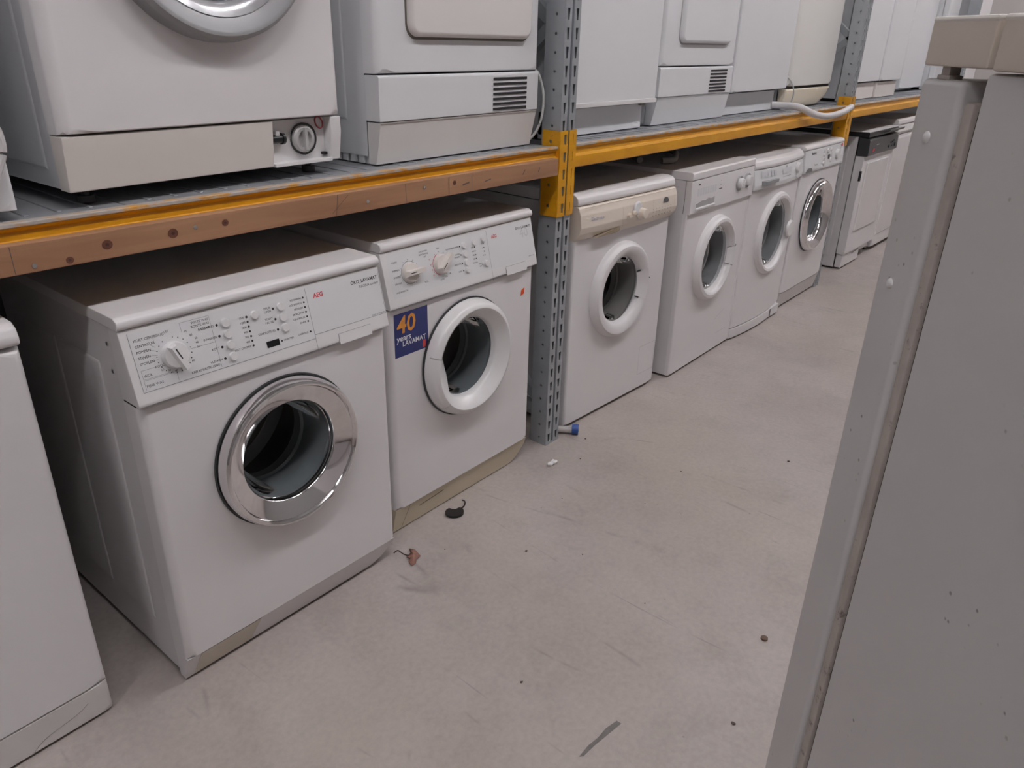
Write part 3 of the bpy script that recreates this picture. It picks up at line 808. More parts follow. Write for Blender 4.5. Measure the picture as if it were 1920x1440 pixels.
# ---- washer with aged cream panel
def cream_washer():
    W, D = .6, .56
    t = thing('washing_machine', 'white washing machine with yellowed cream control panel, just right of the steel upright', 'washing machine', (1.522, .121, 0), -2.0)
    body(t, W, D, .012, .814, .03, WHITE2)
    MB().plate(.001, .599, .012, .705, .010, .03, (.288, .478, .132)).build('front_panel', WHITE, t)
    lid = MB().prism([(D, .816), (.002, .816), (-.006, .819), (-.010, .826), (-.006, .842), (.004, .851), (.02, .855), (D, .855)], 0, W, .004, 2)
    lid.subdiv_x([W*i/12 for i in range(1, 12)]); lid.bow(.3, .3, .006, .12); lid.build('lid', WHITE, t)
    pr = [(.0, .816), (-.012, .814), (-.022, .790), (-.026, .748), (-.020, .726), (.0, .702), (.03, .702), (.03, .816)]
    p = MB().prism(pr, .0, W, .003, 2); p.subdiv_x([W*i/12 for i in range(1, 12)]); p.bow(.3, .3, .008, .12)
    panel = p.build('control_panel', CREAM, t)
    bowf = lambda u: .008*(1-((u-.3)/.3)**2)
    def S(u, v, d=0): return (u, -.0235-bowf(u)*1.25-d-.0006-(.785-v)*.10 if v > .75 else -.0262-bowf(u)*1.25-d-.0006, v)
    q = MB(); q.patch(S, .20, .208, .742, .785, .0); 
    q.bm.free()
    ln = MB(); ln.line(S, (.225, .726), (.225, .793), .0010); ln.line(S, (.02, .8125), (.58, .8125), .0012); ln.line(S, (.575, .735), (.575, .79), .0008)
    ln.build('panel_lines', mat('cream_shadow_line', (.45, .38, .32), .6), panel)
    q = MB(); q.text('Electrolux', .0165, S, .050, .7735); q.build('maker_lettering', BLUEINK, panel)
    def yknob(u, v, r, h, nm, m):
        b = MB(); y = S(u, v)[1]; b.disc((u, y+.002, v), r, -h, 'y', 24, r*.15, r*.85); return b.build(nm, m, panel)
    yknob(.315, .776, .024, .006, 'dial_disc', PANELW)
    k = yknob(.333, .757, .020, .026, 'programme_knob', CREAM)
    yknob(.262, .757, .0095, .010, 'push_button', CREAM); yknob(.292, .763, .008, .010, 'push_button', CREAM)
    b = MB(); y = S(.51, .78)[1]
    b.poly([(.51+.017*math.cos(a), .772+.018*math.sin(a)) for a in [PI*i/10 for i in range(11)]], y-.0012, y+.004, 'y'); b.build('display_window', mat('display_grey', (.12, .12, .125), .3), panel)
    ink = MB()
    for i in range(7):
        ink.text('IIII', .006, S, .415+.021*i, .757); ink.dot(S, .418+.021*i, .747, .0022); ink.dot(S, .418+.021*i, .733, .0028)
    for i in range(8): ink.dot(S, .416, .794-.006*i, .0012); ink.text('--', .006, S, .555, .792-.007*i)
    ink.build('panel_lettering', FAINT, panel)
    hl = MB(); hl.poly([(.09, .707), (.21, .724), (.225, .724), (.225, .712), (.20, .706)], -.0275, -.010, 'y').build('drawer_recess', mat('recess_brown', (.30, .235, .17), .6), panel)
    cx, cz = .288, .478
    d = MB().lathe([(.135, .008), (.121, .002), (.124, -.012), (.133, -.024), (.150, -.0315), (.164, -.030), (.174, -.021), (.1785, -.009), (.1795, .001), (.165, .002)], cx, cz, 96).build('door', WHITE, t)
    drum_set(d, cx, cz, .125, -.003, .085, mat('brown_grey_seal', (.26, .235, .225), .45))
    MB().lathe([(.106, -.010), (.125, -.020), (.136, -.0275), (.150, -.034)], cx, cz, 14, R(-24), R(24)).build('door_handle', WHITE, d)
    for a0 in (-26.5, 24.2): MB().lathe([(.112, -.007), (.125, -.018)], cx, cz, 3, R(a0), R(a0+2.3)).build('handle_notch', RUBBERD, d)
    MB().disc((cx+.155, -.0318, cz+.02), .0025, -.001, 'y', 8).build('lock_hole', GAP, d)
    fl = MB(); F = FRONT(-.0002)
    for a, b2 in (((.475, .075), (.475, .195)), ((.475, .195), (.585, .195)), ((.475, .075), (.585, .075)), ((.585, .075), (.585, .195))): fl.line(F, a, b2, .0016)
    fl.build('filter_flap_outline', LIGHTGREY, t)
    MB().box(.02, .58, .04, .54, 0, .012).build('base', GAP, t)
    return t
cream_washer()

# ---- square edged washer with two dial knobs at the right of the panel
def two_knob_washer():
    W, D = .6, .55
    t = thing('washing_machine', 'boxy white washing machine with two round knobs at the right end of its panel', 'washing machine', (2.206, .0705, 0), 1.2)
    body(t, W, D, .010, .825, .02, WHITE2)
    MB().plate(.0, .6, .010, .698, .006, .02, (.288, .472, .142)).build('front_panel', WHITE, t)
    MB().prism([(D, .826), (-.004, .826), (-.007, .829), (-.007, .853), (-.001, .858), (D, .858)], 0, W, .003, 2).build('lid', WHITE, t)
    MB().prism([(-.006, .825), (-.012, .700), (-.008, .697), (.02, .697), (.02, .825)], .001, .599, .003, 2).build('control_panel', WHITE, t)
    panel = [c for c in t.children if c.name.startswith('control_panel')][0]
    S = frame((0, -.0062, .825), (0, .0055, .125), (0, -.125, .0055))
    ink = MB(); ink.text('BOSCH', .011, S, .055, -.018) if False else ink.patch(S, .055, .072, -.021, -.015)
    ink.patch(S, .245, .275, -.058, -.0545); ink.patch(S, .255, .272, -.040, -.038); ink.dot(S, .262, -.024, .002)
    ink.build('panel_marks', INK, panel)
    fa = MB()
    for i in range(8): fa.patch(S, .05+.022*i, .066+.022*i, -.062, -.034)
    fa.build('programme_table', mat('pale_print', (.68, .68, .70), .5), panel)
    b = MB(); b.poly([(.045, .735), (.045, .714), (.205, .714), (.205, .745), (.175, .742), (.15, .747), (.12, .740), (.09, .743)], -.0128, -.004, 'y'); b.build('drawer_recess', mat('recess_grey', (.42, .41, .41), .5), panel)
    MB().prism([(-.009, .722), (-.018, .716), (-.016, .708), (-.009, .708)], .042, .208, .001, 1).build('drawer_grip', PLASTIC, panel)
    for u, zc in ((.445, .768), (.525, .771)):
        y = -.0095
        rg = MB().lathe([(.024, .004), (.026, -.004), (.031, -.005), (.032, .004)], u, zc, 32, yoff=y).build('knob_collar', GREYKNOB, panel)
        MB().lathe([(.0235, .004), (.022, -.016), (.018, -.019), (.0008, -.019)], u, zc, 28, yoff=y).box(u-.004, u+.004, y-.028, y-.018, zc-.018, zc+.018, .002).build('knob', PLASTIC, panel)
    cx, cz = .288, .472
    d = MB().lathe([(.150, .008), (.1375, .002), (.140, -.014), (.148, -.026), (.158, -.031), (.170, -.029), (.179, -.020), (.183, -.008), (.184, .002), (.17, .002)], cx, cz, 96).build('door', WHITE, t)
    drum_set(d, cx, cz, .140, -.003, .085, mat('pale_grey_seal', (.30, .29, .295), .4))
    MB().lathe([(.126, -.010), (.141, -.022), (.158, -.034), (.172, -.032), (.181, -.02)], cx, cz, 14, R(-20), R(10)).build('door_handle', PLASTIC, d)
    for a0 in (-21.2, 10.1): MB().lathe([(.126, -.009), (.140, -.0195), (.158, -.0325), (.172, -.0302), (.180, -.02)], cx, cz, 2, R(a0), R(a0+1.1)).build('handle_seam', FAINT, d)
    F = FRONT(-.0002); ln = MB()
    for a, b2 in (((.435, .085), (.545, .085)), ((.40, .16), (.50, .19)), ((.58, .70), (.58, .10))): ln.line(F, a, b2, .0016)
    ln.build('panel_seams', LIGHTGREY, t)
    MB().box(.03, .57, .04, .53, 0, .010).build('base', GAP, t)
    return t
two_knob_washer()

# ---- bow fronted washer
def bow_washer():
    W, D = .59, .56
    t = thing('washing_machine', 'white bow-fronted washing machine with large white door, fifth machine on the floor', 'washing machine', (2.808, .078, 0), .8)
    bw = lambda b, k=.022: (b.subdiv_x([W*i/14 for i in range(1, 14)]), b.bow(W/2, W/2, k, .15))[0]
    body(t, W, D, .012, .80, .04, WHITE2)
    bw(MB().plate(0, W, .060, .715, .010, .04, (.30, .478, .165))).build('front_panel', WHITE, t)
    bw(MB().prism([(D, .802), (.002, .802), (-.004, .806), (-.006, .818), (.002, .836), (.02, .846), (D, .850)], 0, W, .003, 2)).build('lid', WHITE, t)
    bw(MB().prism([(-.002, .801), (-.014, .735), (-.012, .715), (.03, .712), (.03, .801)], 0, W, .003, 2)).build('control_panel', PANELW, t)
    panel = [c for c in t.children if c.name.startswith('control_panel')][0]
    bf = lambda u: .022*(1-((u-W/2)/(W/2))**2)
    def S(u, v, d=0): return (u, -.0025-(.801-v)*.18-bf(u)*1.04-d-.0006, v)
    b = MB(); b.poly([(.06, .752), (.20, .752), (.20, .738), (.06, .734)], -.045, -.016, 'y'); b.build('drawer_recess', mat('recess_mid_grey', (.3, .3, .31), .5), panel)
    q = MB()
    for i in range(5): q.patch(S, .055+.03*i, .078+.03*i, .765, .790)
    q.patch(S, .27, .38, .762, .785); q.build('programme_table', mat('pale_print_blue', (.66, .66, .69), .5), panel)
    q = MB(); q.dot(S, .315, .793, .006); q.patch(S, .27, .37, .749, .751); q.build('panel_marks', FAINT, panel)
    y = S(.47, .765)[1]; MB().disc((.47, y+.003, .772), .025, -.018, 'y', 26, .004, .022).build('programme_knob', PLASTIC, panel)
    y = S(.47, .735)[1]; MB().disc((.47, y+.003, .735), .011, -.008, 'y', 18, .002).build('push_button', PLASTIC, panel)
    cx, cz = .30, .478
    d = MB().lathe([(.172, .012), (.158, .004), (.161, -.012), (.170, -.022), (.182, -.024), (.193, -.018), (.1985, -.006), (.200, .004), (.18, .01)], cx, cz, 96, yoff=-.016).build('door', WHITE, t)
    drum_set(d, cx, cz, .161, -.016, .085, mat('mid_grey_seal', (.27, .27, .275), .4))
    MB().disc((cx+.165, -.036, cz), .042, -.012, 'y', 26, .004, .038).build('door_handle', PLASTIC, d)
    bw(MB().plate(0, W, .008, .058, .006, .04)).build('plinth', WHITE, t)
    MB().poly([(.455, .012), (.56, .012), (.56, .058), (.465, .058), (.455, .05)], -.019, -.004, 'y').build('filter_flap', PLASTIC, t)
    MB().box(.452, .456, -.0185, -.006, .012, .052).build('flap_gap', GAP, t)
    MB().box(.03, W-.03, .05, .53, 0, .010).build('base', GAP, t)
    return t
bow_washer()

# ---- washer with digital panel and chrome door
def chrome_far():
    W, D = .58, .56
    t = thing('washing_machine', 'white washing machine with small chrome door and red price dot, touching the second upright', 'washing machine', (3.404, .075, 0), .6)
    body(t, W, D, .02, .83, .04, WHITE2)
    MB().plate(0, W, .10, .722, .012, .04, (.282, .478, .14)).build('front_panel', WHITE, t)
    MB().prism([(D, .832), (.004, .832), (-.001, .838), (.002, .850), (.015, .856), (D, .858)], 0, W, .003, 2).build('lid', WHITE, t)
    MB().prism([(.0, .831), (-.010, .735), (-.008, .724), (.04, .724), (.04, .831)], 0, W, .003, 2).build('control_panel', PANELW, t)
    panel = [c for c in t.children if c.name.startswith('control_panel')][0]
    S = frame((0, .0, .831), (0, .010, .096), (0, -.096, .010))
    ink = MB(); ink.text('Blomberg', .016, S, .085, -.018, fat=.0003); ink.text('Top Line', .012, S, .13, -.076); ink.text('ab', .010, S, .225, -.078); ink.build('panel_lettering', INK, panel)
    q = MB(); q.patch(S, .325, .352, -.064, -.042, .0015); q.build('display_window', GLOSSBLACK, panel)
    for u, vs in ((.262, (-.016, -.036, -.056, -.080)), (.318, (-.020,)), (.372, (-.018, -.038, -.072))):
        for v in vs:
            p = S(u, v); MB().disc((p[0], p[1]+.002, p[2]), .011, -.009, 'y', 16, .002).build('push_button', PLASTIC, panel)
    p = S(.47, -.05); MB().disc((p[0], p[1]+.002, p[2]), .026, -.014, 'y', 24, .003, .023).build('programme_knob', PLASTIC, panel)
    q = MB(); q.quad([S(.515, -.062, .002), S(.553, -.062, .002), S(.556, -.030, .002), S(.536, -.018, .002), S(.517, -.030, .002)]); q.build('price_tag', TAGW, panel)
    q = MB(); q.quad([S(.528, -.016, .002), S(.552, -.014, .002), S(.552, .0, .002), S(.530, -.001, .002)]); q.build('price_dot', mat('pink_red_dot', (.75, .12, .14), .5), panel)
    b = MB(); b.poly([(.06+.042*math.cos(a), .728+.020*math.sin(a)) for a in [PI*i/8 for i in range(9)]], -.013, 0, 'y'); b.build('drawer_recess', mat('recess_dark_grey', (.2, .2, .2), .5), panel)
    cx, cz = .282, .478
    d = MB().lathe([(.142, .008), (.128, .002), (.131, -.012), (.140, -.022), (.168, -.036), (.176, -.036), (.185, -.028), (.190, -.014), (.190, .0), (.17, .002)], cx, cz, 96).build('door', CHROME, t)
    tag(d, 'chrome door ring'); drum_set(d, cx, cz, .132, -.003, .085)
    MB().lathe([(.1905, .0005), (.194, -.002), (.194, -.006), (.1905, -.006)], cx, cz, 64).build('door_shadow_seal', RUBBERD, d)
    MB().prism([(.004, .098), (.022, .012), (.06, .012), (.06, .098)], .004, W-.004, .003, 2).build('plinth', GREYWHITE, t)
    MB().box(.03, W-.03, .06, .53, 0, .02).build('base', GAP, t)
    return t
chrome_far()

# ---- dishwasher with a black control panel
def dishwasher():
    W, D = .6, .58
    t = thing('dishwasher', 'white dishwasher with black control panel and handle, right of the second upright', 'dishwasher', (4.49, .105, 0), 0.)
    body(t, W, D, .012, .815, .055, WHITE2, [(.10, .30, .08, .76), (.34, .54, .08, .76)], ins=.003)
    MB().box(.0, W, .0, .052, .10, .705, .004).build('door', WHITE, t)
    door = [c for c in t.children if c.name.startswith('door')][0]
    MB().plate(.075, .50, .24, .662, .008, .012, y=-.010).build('door_frame_panel', GLOSSW, door)
    MB().box(-.002, .004, -.004, .01, .56, .62).build('door_catch', BLACKPL, door)
    MB().prism([(.05, .815), (-.012, .805), (-.016, .795), (-.020, .712), (-.014, .706), (.05, .706)], .0, W, .003, 2).build('control_panel', DARKPANEL, t)
    panel = [c for c in t.children if c.name.startswith('control_panel')][0]
    MB().box(-.003, W+.003, -.006, D, .815, .842, .003).build('worktop_edge', BLACKPL, t)
    MB().box(-.002, W+.002, -.004, D, .8425, .848, .002).build('worktop', WHITE2, t)
    MB().prism([(-.012, .822), (-.045, .836), (-.050, .846), (-.046, .848), (-.012, .832)], .26, .58, .002, 2).build('handle', mat('dark_grey_handle', (.09, .09, .092), .3), t)
    S = frame((0, -.0165, .80), (0, .004, .09), (0, -.09, .004))
    for u, v, r in ((.40, -.062, .010), (.44, -.042, .006), (.47, -.040, .006), (.50, -.036, .008), (.53, -.062, .012), (.46, -.064, .005)):
        p = S(u, v); MB().disc((p[0], p[1]+.002, p[2]), r, -.008, 'y', 14, .0015).build('push_button', BLACKPL, panel)
    q = MB(); q.patch(S, .14, .19, -.036, -.031, .001); q.build('maker_mark', LIGHTGREY, panel)
    q = MB(); q.quad([S(.07, -.072, .001), S(.105, -.068, .001), S(.107, -.050, .001), S(.076, -.053, .001)]); q.build('price_dot', mat('red_price_dot', (.7, .05, .07), .5), panel)
    MB().box(.01, .35, .012, .05, .012, .098, .003).build('plinth', WHITE, t)
    MB().box(.355, .59, .03, .06, .05, .098, .003).build('plinth_step', WHITE, t)
    q = MB(); q.line(FRONT(.0118), (.19, .074), (.33, .082), .004); q.build('plinth_groove', INK, t)
    MB().box(.03, W-.03, .08, .55, 0, .0118).build('base', GAP, t)
    return t
dishwasher()
def plain_next():
    W, D = .6, .58
    t = thing('appliance', 'white floor appliance right of the dishwasher, partly hidden by the fridge', 'appliance', (5.15, .125, 0), 0)
    body(t, W, D, .02, .835, .03, WHITE2)
    MB().plate(0, W, .03, .78, .012, .03).build('front_panel', WHITE, t)
    MB().prism([(D, .842), (.0, .842), (-.008, .850), (-.004, .872), (.01, .880), (D, .880)], 0, W, .004, 2).build('lid', WHITE, t)
    MB().prism([(-.004, .840), (-.012, .800), (.0, .782), (.03, .782), (.03, .840)], 0, W, .003, 2).build('control_panel', PLASTIC, t)
    MB().plate(.012, W-.012, .10, .770, .02, .012, y=-.006, rz=.02).build('door', GLOSSW, t)
    MB().box(.03, W-.03, .05, .55, 0, .02).build('base', GAP, t)
    return t
plain_next()

# ---- cropped machine at the left edge
def left_crop():
    W, D = .6, .58
    t = thing('washing_machine', 'plain-front white floor machine cut off by the left edge of the photo', 'washing machine', (-.735, .068, 0), .4)
    body(t, W, D, .02, .815, .03, WHITE2, [(.14, .5, .1, .74)], emb_side=0, ins=.004)
    MB().plate(0, W, .0835, .822, .012, .03, rz=.002).build('front_panel', WHITE, t)
    MB().prism([(D, .826), (.004, .826), (-.004, .830), (-.006, .842), (.0, .858), (.014, .866), (D, .868)], -.002, W+.002, .010, 3).build('lid', WHITE, t)
    MB().plate(0, W, .006, .082, .010, .03, y=.001).build('plinth', GREYWHITE, t)
    q = MB(); q.tube([(.44, .0005, .008), (.47, .0005, .028), (.53, .0005, .040), (.555, .0005, .052)], .0006, 6); q.build('crack', mat('crack_dark', (.36, .34, .33), .8), [c for c in t.children if c.name.startswith('plinth')][0])
    MB().box(.03, W-.03, .04, .55, 0, .02).build('base', GAP, t)
    return t
left_crop()

# =================================================================== upper row (on the deck)
def upper_left():
    W, D = .6, .58
    t = thing('appliance', 'white appliance at the far left of the shelf, only its lower right corner showing', 'appliance', (-.672, .118, ZD), 0)
    body(t, W, D, .022, .85, .03, COOL2)
    MB().plate(0, W, .105, .84, .010, .03).build('front_panel', COOL, t)
    MB().plate(0, W, .014, .101, .008, .03, y=.002).build('plinth', COOL, t)
    feet(t, W, D, .022)
    return t
upper_left()
def silver_ring():
    W, D = .607, .58
    t = thing('washing_machine', 'white washing machine with silver door ring and open filter flap, on the shelf', 'washing machine', (.018, .122, ZD), 2.6)
    z0 = .030
    body(t, W, D, z0, .84, .04, COOL2, [(.09, .27, .06, .78), (.31, .50, .06, .78)], ins=.004)
    cx, cz, r = .318, .490, .215
    MB().plate(0, W, .124, .70, .020, .05, (cx, cz, .165)).build('front_panel', WHITE, t)
    MB().prism([(.0, .704), (-.008, .84), (.05, .84), (.05, .704)], 0, W, .004, 2).build('control_panel', PLASTIC, t)
    MB().prism([(-.004, .842), (.0, .862), (D, .862), (D, .842)], 0, W, .004, 2).build('lid', WHITE, t)
    d = MB().lathe([(.168, .008), (.150, .002), (.152, -.012), (.160, -.020), (.200, -.038), (.208, -.038), (.216, -.030), (.220, -.012), (.220, .0), (.2, .001)], cx, cz, 110).build('door', SILVER, t)
    tag(d, 'silver grey door ring')
    MB().lathe([(.149, .0), (.150, -.013), (.156, -.0205), (.166, -.0250), (.176, -.0290)], cx, cz, 96).build('inner_trim', SILVERIN, d)
    drum_set(d, cx, cz, .152, -.003, .085)
    # service plinth, open on its right
    MB().prism([(.004, .122), (.014, z0-.002), (.05, z0-.002), (.05, .122)], 0, .425, .003, 2).build('plinth_cover', IVORY, t)
    MB().box(.425, .578, .030, .05, z0, .120, .002).box(.425, .58, .008, .05, z0-.003, z0+.004, .001).build('filter_bay', PLASTIC, t)
    bay = [c for c in t.children if c.name.startswith('filter_bay')][0]
    MB().prism([(.004, .122), (.006, .09), (.014, z0-.002), (.05, z0-.002), (.05, .122)], .578, W, .003, 2).build('plinth_end', PLASTIC, t)
    MB().lathe([(.034, .002), (.034, -.006), (.029, -.006)], .517, .078, 32, yoff=.030).build('filter_collar', RUBBERD, bay)
    cap = MB().lathe([(.029, .0), (.0285, -.012), (.025, -.016), (.018, -.016), (.016, -.010), (.0008, -.010)], .512, .079, 32, yoff=.030).box(.508, .516, .008, .022, .055, .103, .002).build('filter_cap', mat('clear_grey_cap', (.46, .45, .45), .25), bay)
    MB().tube([(.560+.010*math.cos(a), .024+.004*math.sin(a), .110+.012*math.sin(a)) for a in [2*PI*i/10 for i in range(11)]], .0018, 8, 3).build('red_ring', mat('dark_red_ring', (.30, .04, .045), .5), bay)
    MB().disc((.428, .022, .083), .009, .026, 'x', 12).disc((.454, .022, .083), .012, .006, 'x', 12).build('drain_plug', BLACKPL, bay)
    MB().box(.438, .448, .016, .028, .090, .099, .001).build('plug_clip', HOSE, bay)
    MB().box(.565, .575, .020, .031, .04, .046).build('latch', BLACKPL, bay)
    feet(t, W, D, z0+.004, .015, .05)
    return t
silver_ring()

def dryer(name, label, x, y, rz, W, zoff, cable=True, detail=True):
    D = .58
    t = thing('tumble_dryer', label, 'tumble dryer', (x, y, ZD), rz)
    body(t, W, D, .020, .83, .05, COOL2, [(.12, .20, .10, .8)], ins=.002)
    vb = MB()
    for i in range(16): vb.box(.004, .010, .07+i*.03, .07+i*.03+.018, .002, .020)
    vb.box(.012, W-.012, .055, D-.01, .0, .021).build('base_grille', COOL2, t)
    MB().plate(0, W, .208, .72, .018, .05).build('front_panel', COOL, t)
    MB().prism([(.0, .722), (-.006, .83), (.05, .83), (.05, .722)], 0, W, .004, 2).build('control_panel', PLASTIC, t)
    MB().box(0, W, -.002, D, .83, .85, .004).build('lid', COOL, t)
    MB().prism([(.002, .205), (-.001, .200), (.0, .102), (.05, .102), (.05, .205)], 0, W, .004, 2).build('vent_panel', COOL, t)
    vp = [c for c in t.children if c.name.startswith('vent_panel')][0]
    u0, u1 = (.412, .558) if detail else (.40, .545)
    g = MB()
    for i in range(7):
        z = .108+.0128*i+.001
        g.box(u0, u1, -.0030, .004, z, z+.0065, .0008, 1)
    g.build('vent_slots', GAP, vp)
    MB().prism([(.0, .100), (.004, .097), (.022, .002), (.05, .002), (.05, .100)], .003, W-.003, .004, 2).build('plinth', IVORY2 if detail else COOL, t)
    dz0, dz1 = .288, .69
    du0, du1 = (.096, .560) if detail else (.115, .530)
    # recessed shadow frame and bulging door
    MB().rplate(du0-.005, du1+.005, dz0-.006, dz1+.006, .034, .001, .004, y=-.0012).build('door_recess', GREYKNOB if not detail else mat('warm_shadow_gap', (.16, .14, .12), .6), t)
    MB().rplate(du0, du1, dz0, dz1, .030, .012, .0165, y=-.0175, steps=5).build('door', IVORY2 if detail else COOL, t)
    if cable:
        MB().tube([(W-.004, .02, .212), (W+.008, .004, .195), (W+.020, -.006, .14), (W+.016, -.004, .075), (W+.004, .012, .03), (W-.008, .035, .008)], .0038, 8).build('power_cable', CABLE, t)
    return t
dryer('a', 'white tumble dryer with ivory door and slotted vent, left of the first upright', .730, .142, 1.2, .614, 0)
dryer('b', 'white tumble dryer with slotted vent, third on the middle shelf bay counted by its grille', 2.118, .200, 0, .604, 0, False, False)['label'] = 'white tumble dryer with slotted vent, right of the first upright between two flat-door appliances'

def flat_door(label, x, y, rz, W, m, zdoor, ply, plz0=.0, cat='appliance', lip=True, plin=.0, name='appliance', D=.56, mp=None, pr=0.):
    t = thing(name, label, cat, (x, y, ZD), rz)
    body(t, W, D, .016, .85, .045, COOL2)
    MB().plate(0, W, zdoor, .85, .010, .042).build('door', m, t)
    if lip: MB().box(.0, W, -.003, .03, zdoor-.002, zdoor+.012, .002).build('door_lip', PLASTIC, t)
    MB().box(plin, W-plin-pr, ply, ply+.03, plz0+.002, zdoor-.008, .003).build('plinth', mp or COOL, t)
    MB().box(.03, W-.03, ply+.03, D-.02, 0, .016).build('base', GAP, t)
    return t
f3 = flat_door('white flat-door appliance with recessed plinth, touching the first upright on the shelf', 1.462, .172, 0, .594, COOL, .094, .042, pr=.022)
MB().box(.545, .575, .030, .044, .080, .092, .002).build('hinge', mat('hinge_grey', (.25, .22, .2), .5), f3)
flat_door('white appliance with a plain flat door, right of the shelf dryer with the dark grille', 2.744, .200, 0, .594, COOL, .098, .045, lip=False, pr=.03)
# cream washing machine with bulging plinth
def cream_shelf():
    W, D = .60, .56
    t = thing('appliance', 'creamy white appliance with rounded yellowed plinth, left of the second upright on the shelf', 'appliance', (3.356, .200, ZD), 0)
    body(t, W, D, .016, .85, .045, COOL2)
    b = MB().plate(0, W, .104, .85, .026, .042); b.build('front_panel', mat('cream_white', (.78, .765, .74), .35), t)
    b = MB().prism([(.004, .094), (.012, .03), (.022, .004), (.06, .004), (.06, .094)], .0, W, .010, 3); b.subdiv_x([.45, .5, .54, .57])
    for v in b.bm.verts:
        if v.co.x > .45 and v.co.z < .08: v.co.z += (v.co.x-.45)**2*2.2*(1 if v.co.z < .05 else .4)
    b.build('plinth', mat('cream_yellowed', (.76, .68, .55), .4, mottle=.06), t)
    MB().box(.01, W-.01, .012, .05, .093, .105).build('panel_gap', GAP, t)
    MB().box(.03, W-.06, .062, D-.02, 0, .016).build('base', GAP, t)
    MB().tube([(-.006, .03, .16), (.012, -.006, .13), (.03, -.02, .08), (.03, -.012, .03), (.012, .0, .006), (-.03, .01, .004)], .0035, 8).build('power_cable', CABLE, t)
    return t
cream_shelf()
flat_door('white appliance right of the second upright on the shelf, pinkish plinth', 4.21, .200, 0, .590, COOL, .100, .022, lip=False, mp=IVORY)
flat_door('white appliance with slanted low plinth, second right of the second upright on the shelf', 4.805, .190, 0, .42, COOL, .100, .020, lip=False, mp=IVORY)
flat_door('tall plain white appliance set back on the far shelf bay', 5.66, .30, 0, .58, COOL, .022, .06, lip=False, D=.5)
flat_door('rightmost white appliance of the far shelf bay, before the far upright', 6.245, .22, 0, .30, COOL, .03, .06, lip=False, D=.5)

# far appliances beyond the third upright (seen over and under the beige fridge top)
t = thing('appliance', 'white appliance beyond the far upright, above the beige fridge top', 'appliance', (6.72, .16, 0), 0)
body(t, .62, .6, .02, 1.9, .03, COOL2); MB().plate(0, .62, .03, 1.9, .012, .03).build('front_panel', WHITE, t)
MB().box(.03, .59, .05, .55, 0, .02).build('base', GAP, t)

# hoses
h = MB().tube([(3.24, .224, 1.046), (3.265, .18, 1.046), (3.275, .125, 1.046), (3.295, .088, 1.036), (3.37, .066, 1.012), (3.50, .057, .994), (3.64, .056, .991), (3.80, .060, 1.000), (3.94, .068, 1.016)], .0158, 14)
tag(h.build('drain_hose', HOSE), 'thick white drain hose drooping over the yellow beam near the second upright', 'hose')
h = MB().tube([(2.30, .26, .873), (2.36, .24, .873), (2.45, .28, .873), (2.56, .34, .873), (2.62, .42, .873), (2.56, .50, .873), (2.42, .47, .873), (2.32, .40, .873), (2.25, .33, .873)], .0125, 12)
tag(h.build('coiled_hose', mat('dark_grey_hose', (.34, .33, .32), .5)), 'grey hose coiled on the two-knob washing machine under the shelf', 'hose')
h = MB().tube([(-.16, .104, 1.215), (-.115, .104, 1.205), (-.086, .104, 1.175), (-.080, .104, 1.14), (-.090, .104, 1.11), (-.12, .104, 1.06), (-.16, .104, 1.029)], .0075, 10)
tag(h.build('drain_hose', HOSE), 'pale hose hanging at the left photo edge beside the cropped shelf appliance', 'hose')

# hose stub with a blue cap on the floor
t = thing('hose_end', 'milky hose stub with a blue cap on the floor beside the upright', 'hose', (1.50, .10, 0))
MB().tube([(-.035, .045, .016), (.0, .012, .016), (.022, -.022, .016)], .013, 14).build('tube', CLEARTUBE, t)
e = MB()
a = Vector((.022, -.022, .0196)); dv = Vector((.022, -.034, 0)).normalized()
e.tube([a-dv*.004, a+dv*.020], .0195, 16, 0)
cp = e.build('blue_cap', BLUEPL, t)
MB().tube([a+dv*.0195, a+dv*.0208], .0115, 14, 0).build('cap_opening', mat('cap_grey', (.25, .28, .36), .4), cp)

# ------------------------------------------------------------------ the fridge standing close on the right
CAMP = Vector((-.516438956, -1.305590858, 1.312529524))
hd = R(48.87); g = Vector((math.sin(hd), math.cos(hd), 0)); nn = Vector((math.cos(hd), -math.sin(hd), 0))
o = CAMP+nn*.35
fr = thing('refrigerator', 'tall old white refrigerator with beige top, close up at the right edge', 'refrigerator', (o.x, o.y, 0), -48.87)
FW = .55
cab = MB().box(0, FW, -.03, .578, .03, 1.297, .004, 2).build('cabinet', FRIDGEW, fr)
dr = MB().box(-.002, FW+.002, .602, .662, .09, 1.2905, .005, 3).build('door', FRIDGEW, fr)
MB().box(.0025, FW-.0025, .5875, .6015, .10, 1.276, .003, 2).build('door_gasket', GASKET, dr)
MB().box(.007, FW-.007, .5782, .5872, .08, 1.27).build('gasket_shadow', GAP, dr)
for y, z in ((.633, 1.247), (.636, 1.124)):
    b = MB().ball((-.002, y, z), .0048, .55, 1, 1, 16); b.build('screw_cap', PLASTIC, dr)
top = MB().box(-.003, FW+.003, -.035, .5690, 1.2985, 1.333, .0022, 2).build('worktop', BEIGE, fr)
tf = MB().box(-.003, FW+.003, .5750, .662, 1.2995, 1.333, .0022, 2).build('worktop_front_edge', BEIGE, fr)
for p, a, c in ((top, -.034, .5690), (tf, .575, .6615)):
    MB().box(-.0034, FW+.0034, a, c, 1.3305, 1.3350, .0018, 2).build('edge_highlight', BEIGEHIGHLIGHT, p)  # thin strip whose pale colour stands in for light on the edge
MB().box(.002, .011, .630, .642, 1.2895, 1.3, .001).box(.001, .012, .627, .645, 1.2900, 1.2935, .0008).build('hinge', mat('hinge_bracket', (.38, .34, .31), .4), dr)
MB().box(.03, FW-.03, .0, .55, 0, .03).build('base', GAP, fr)
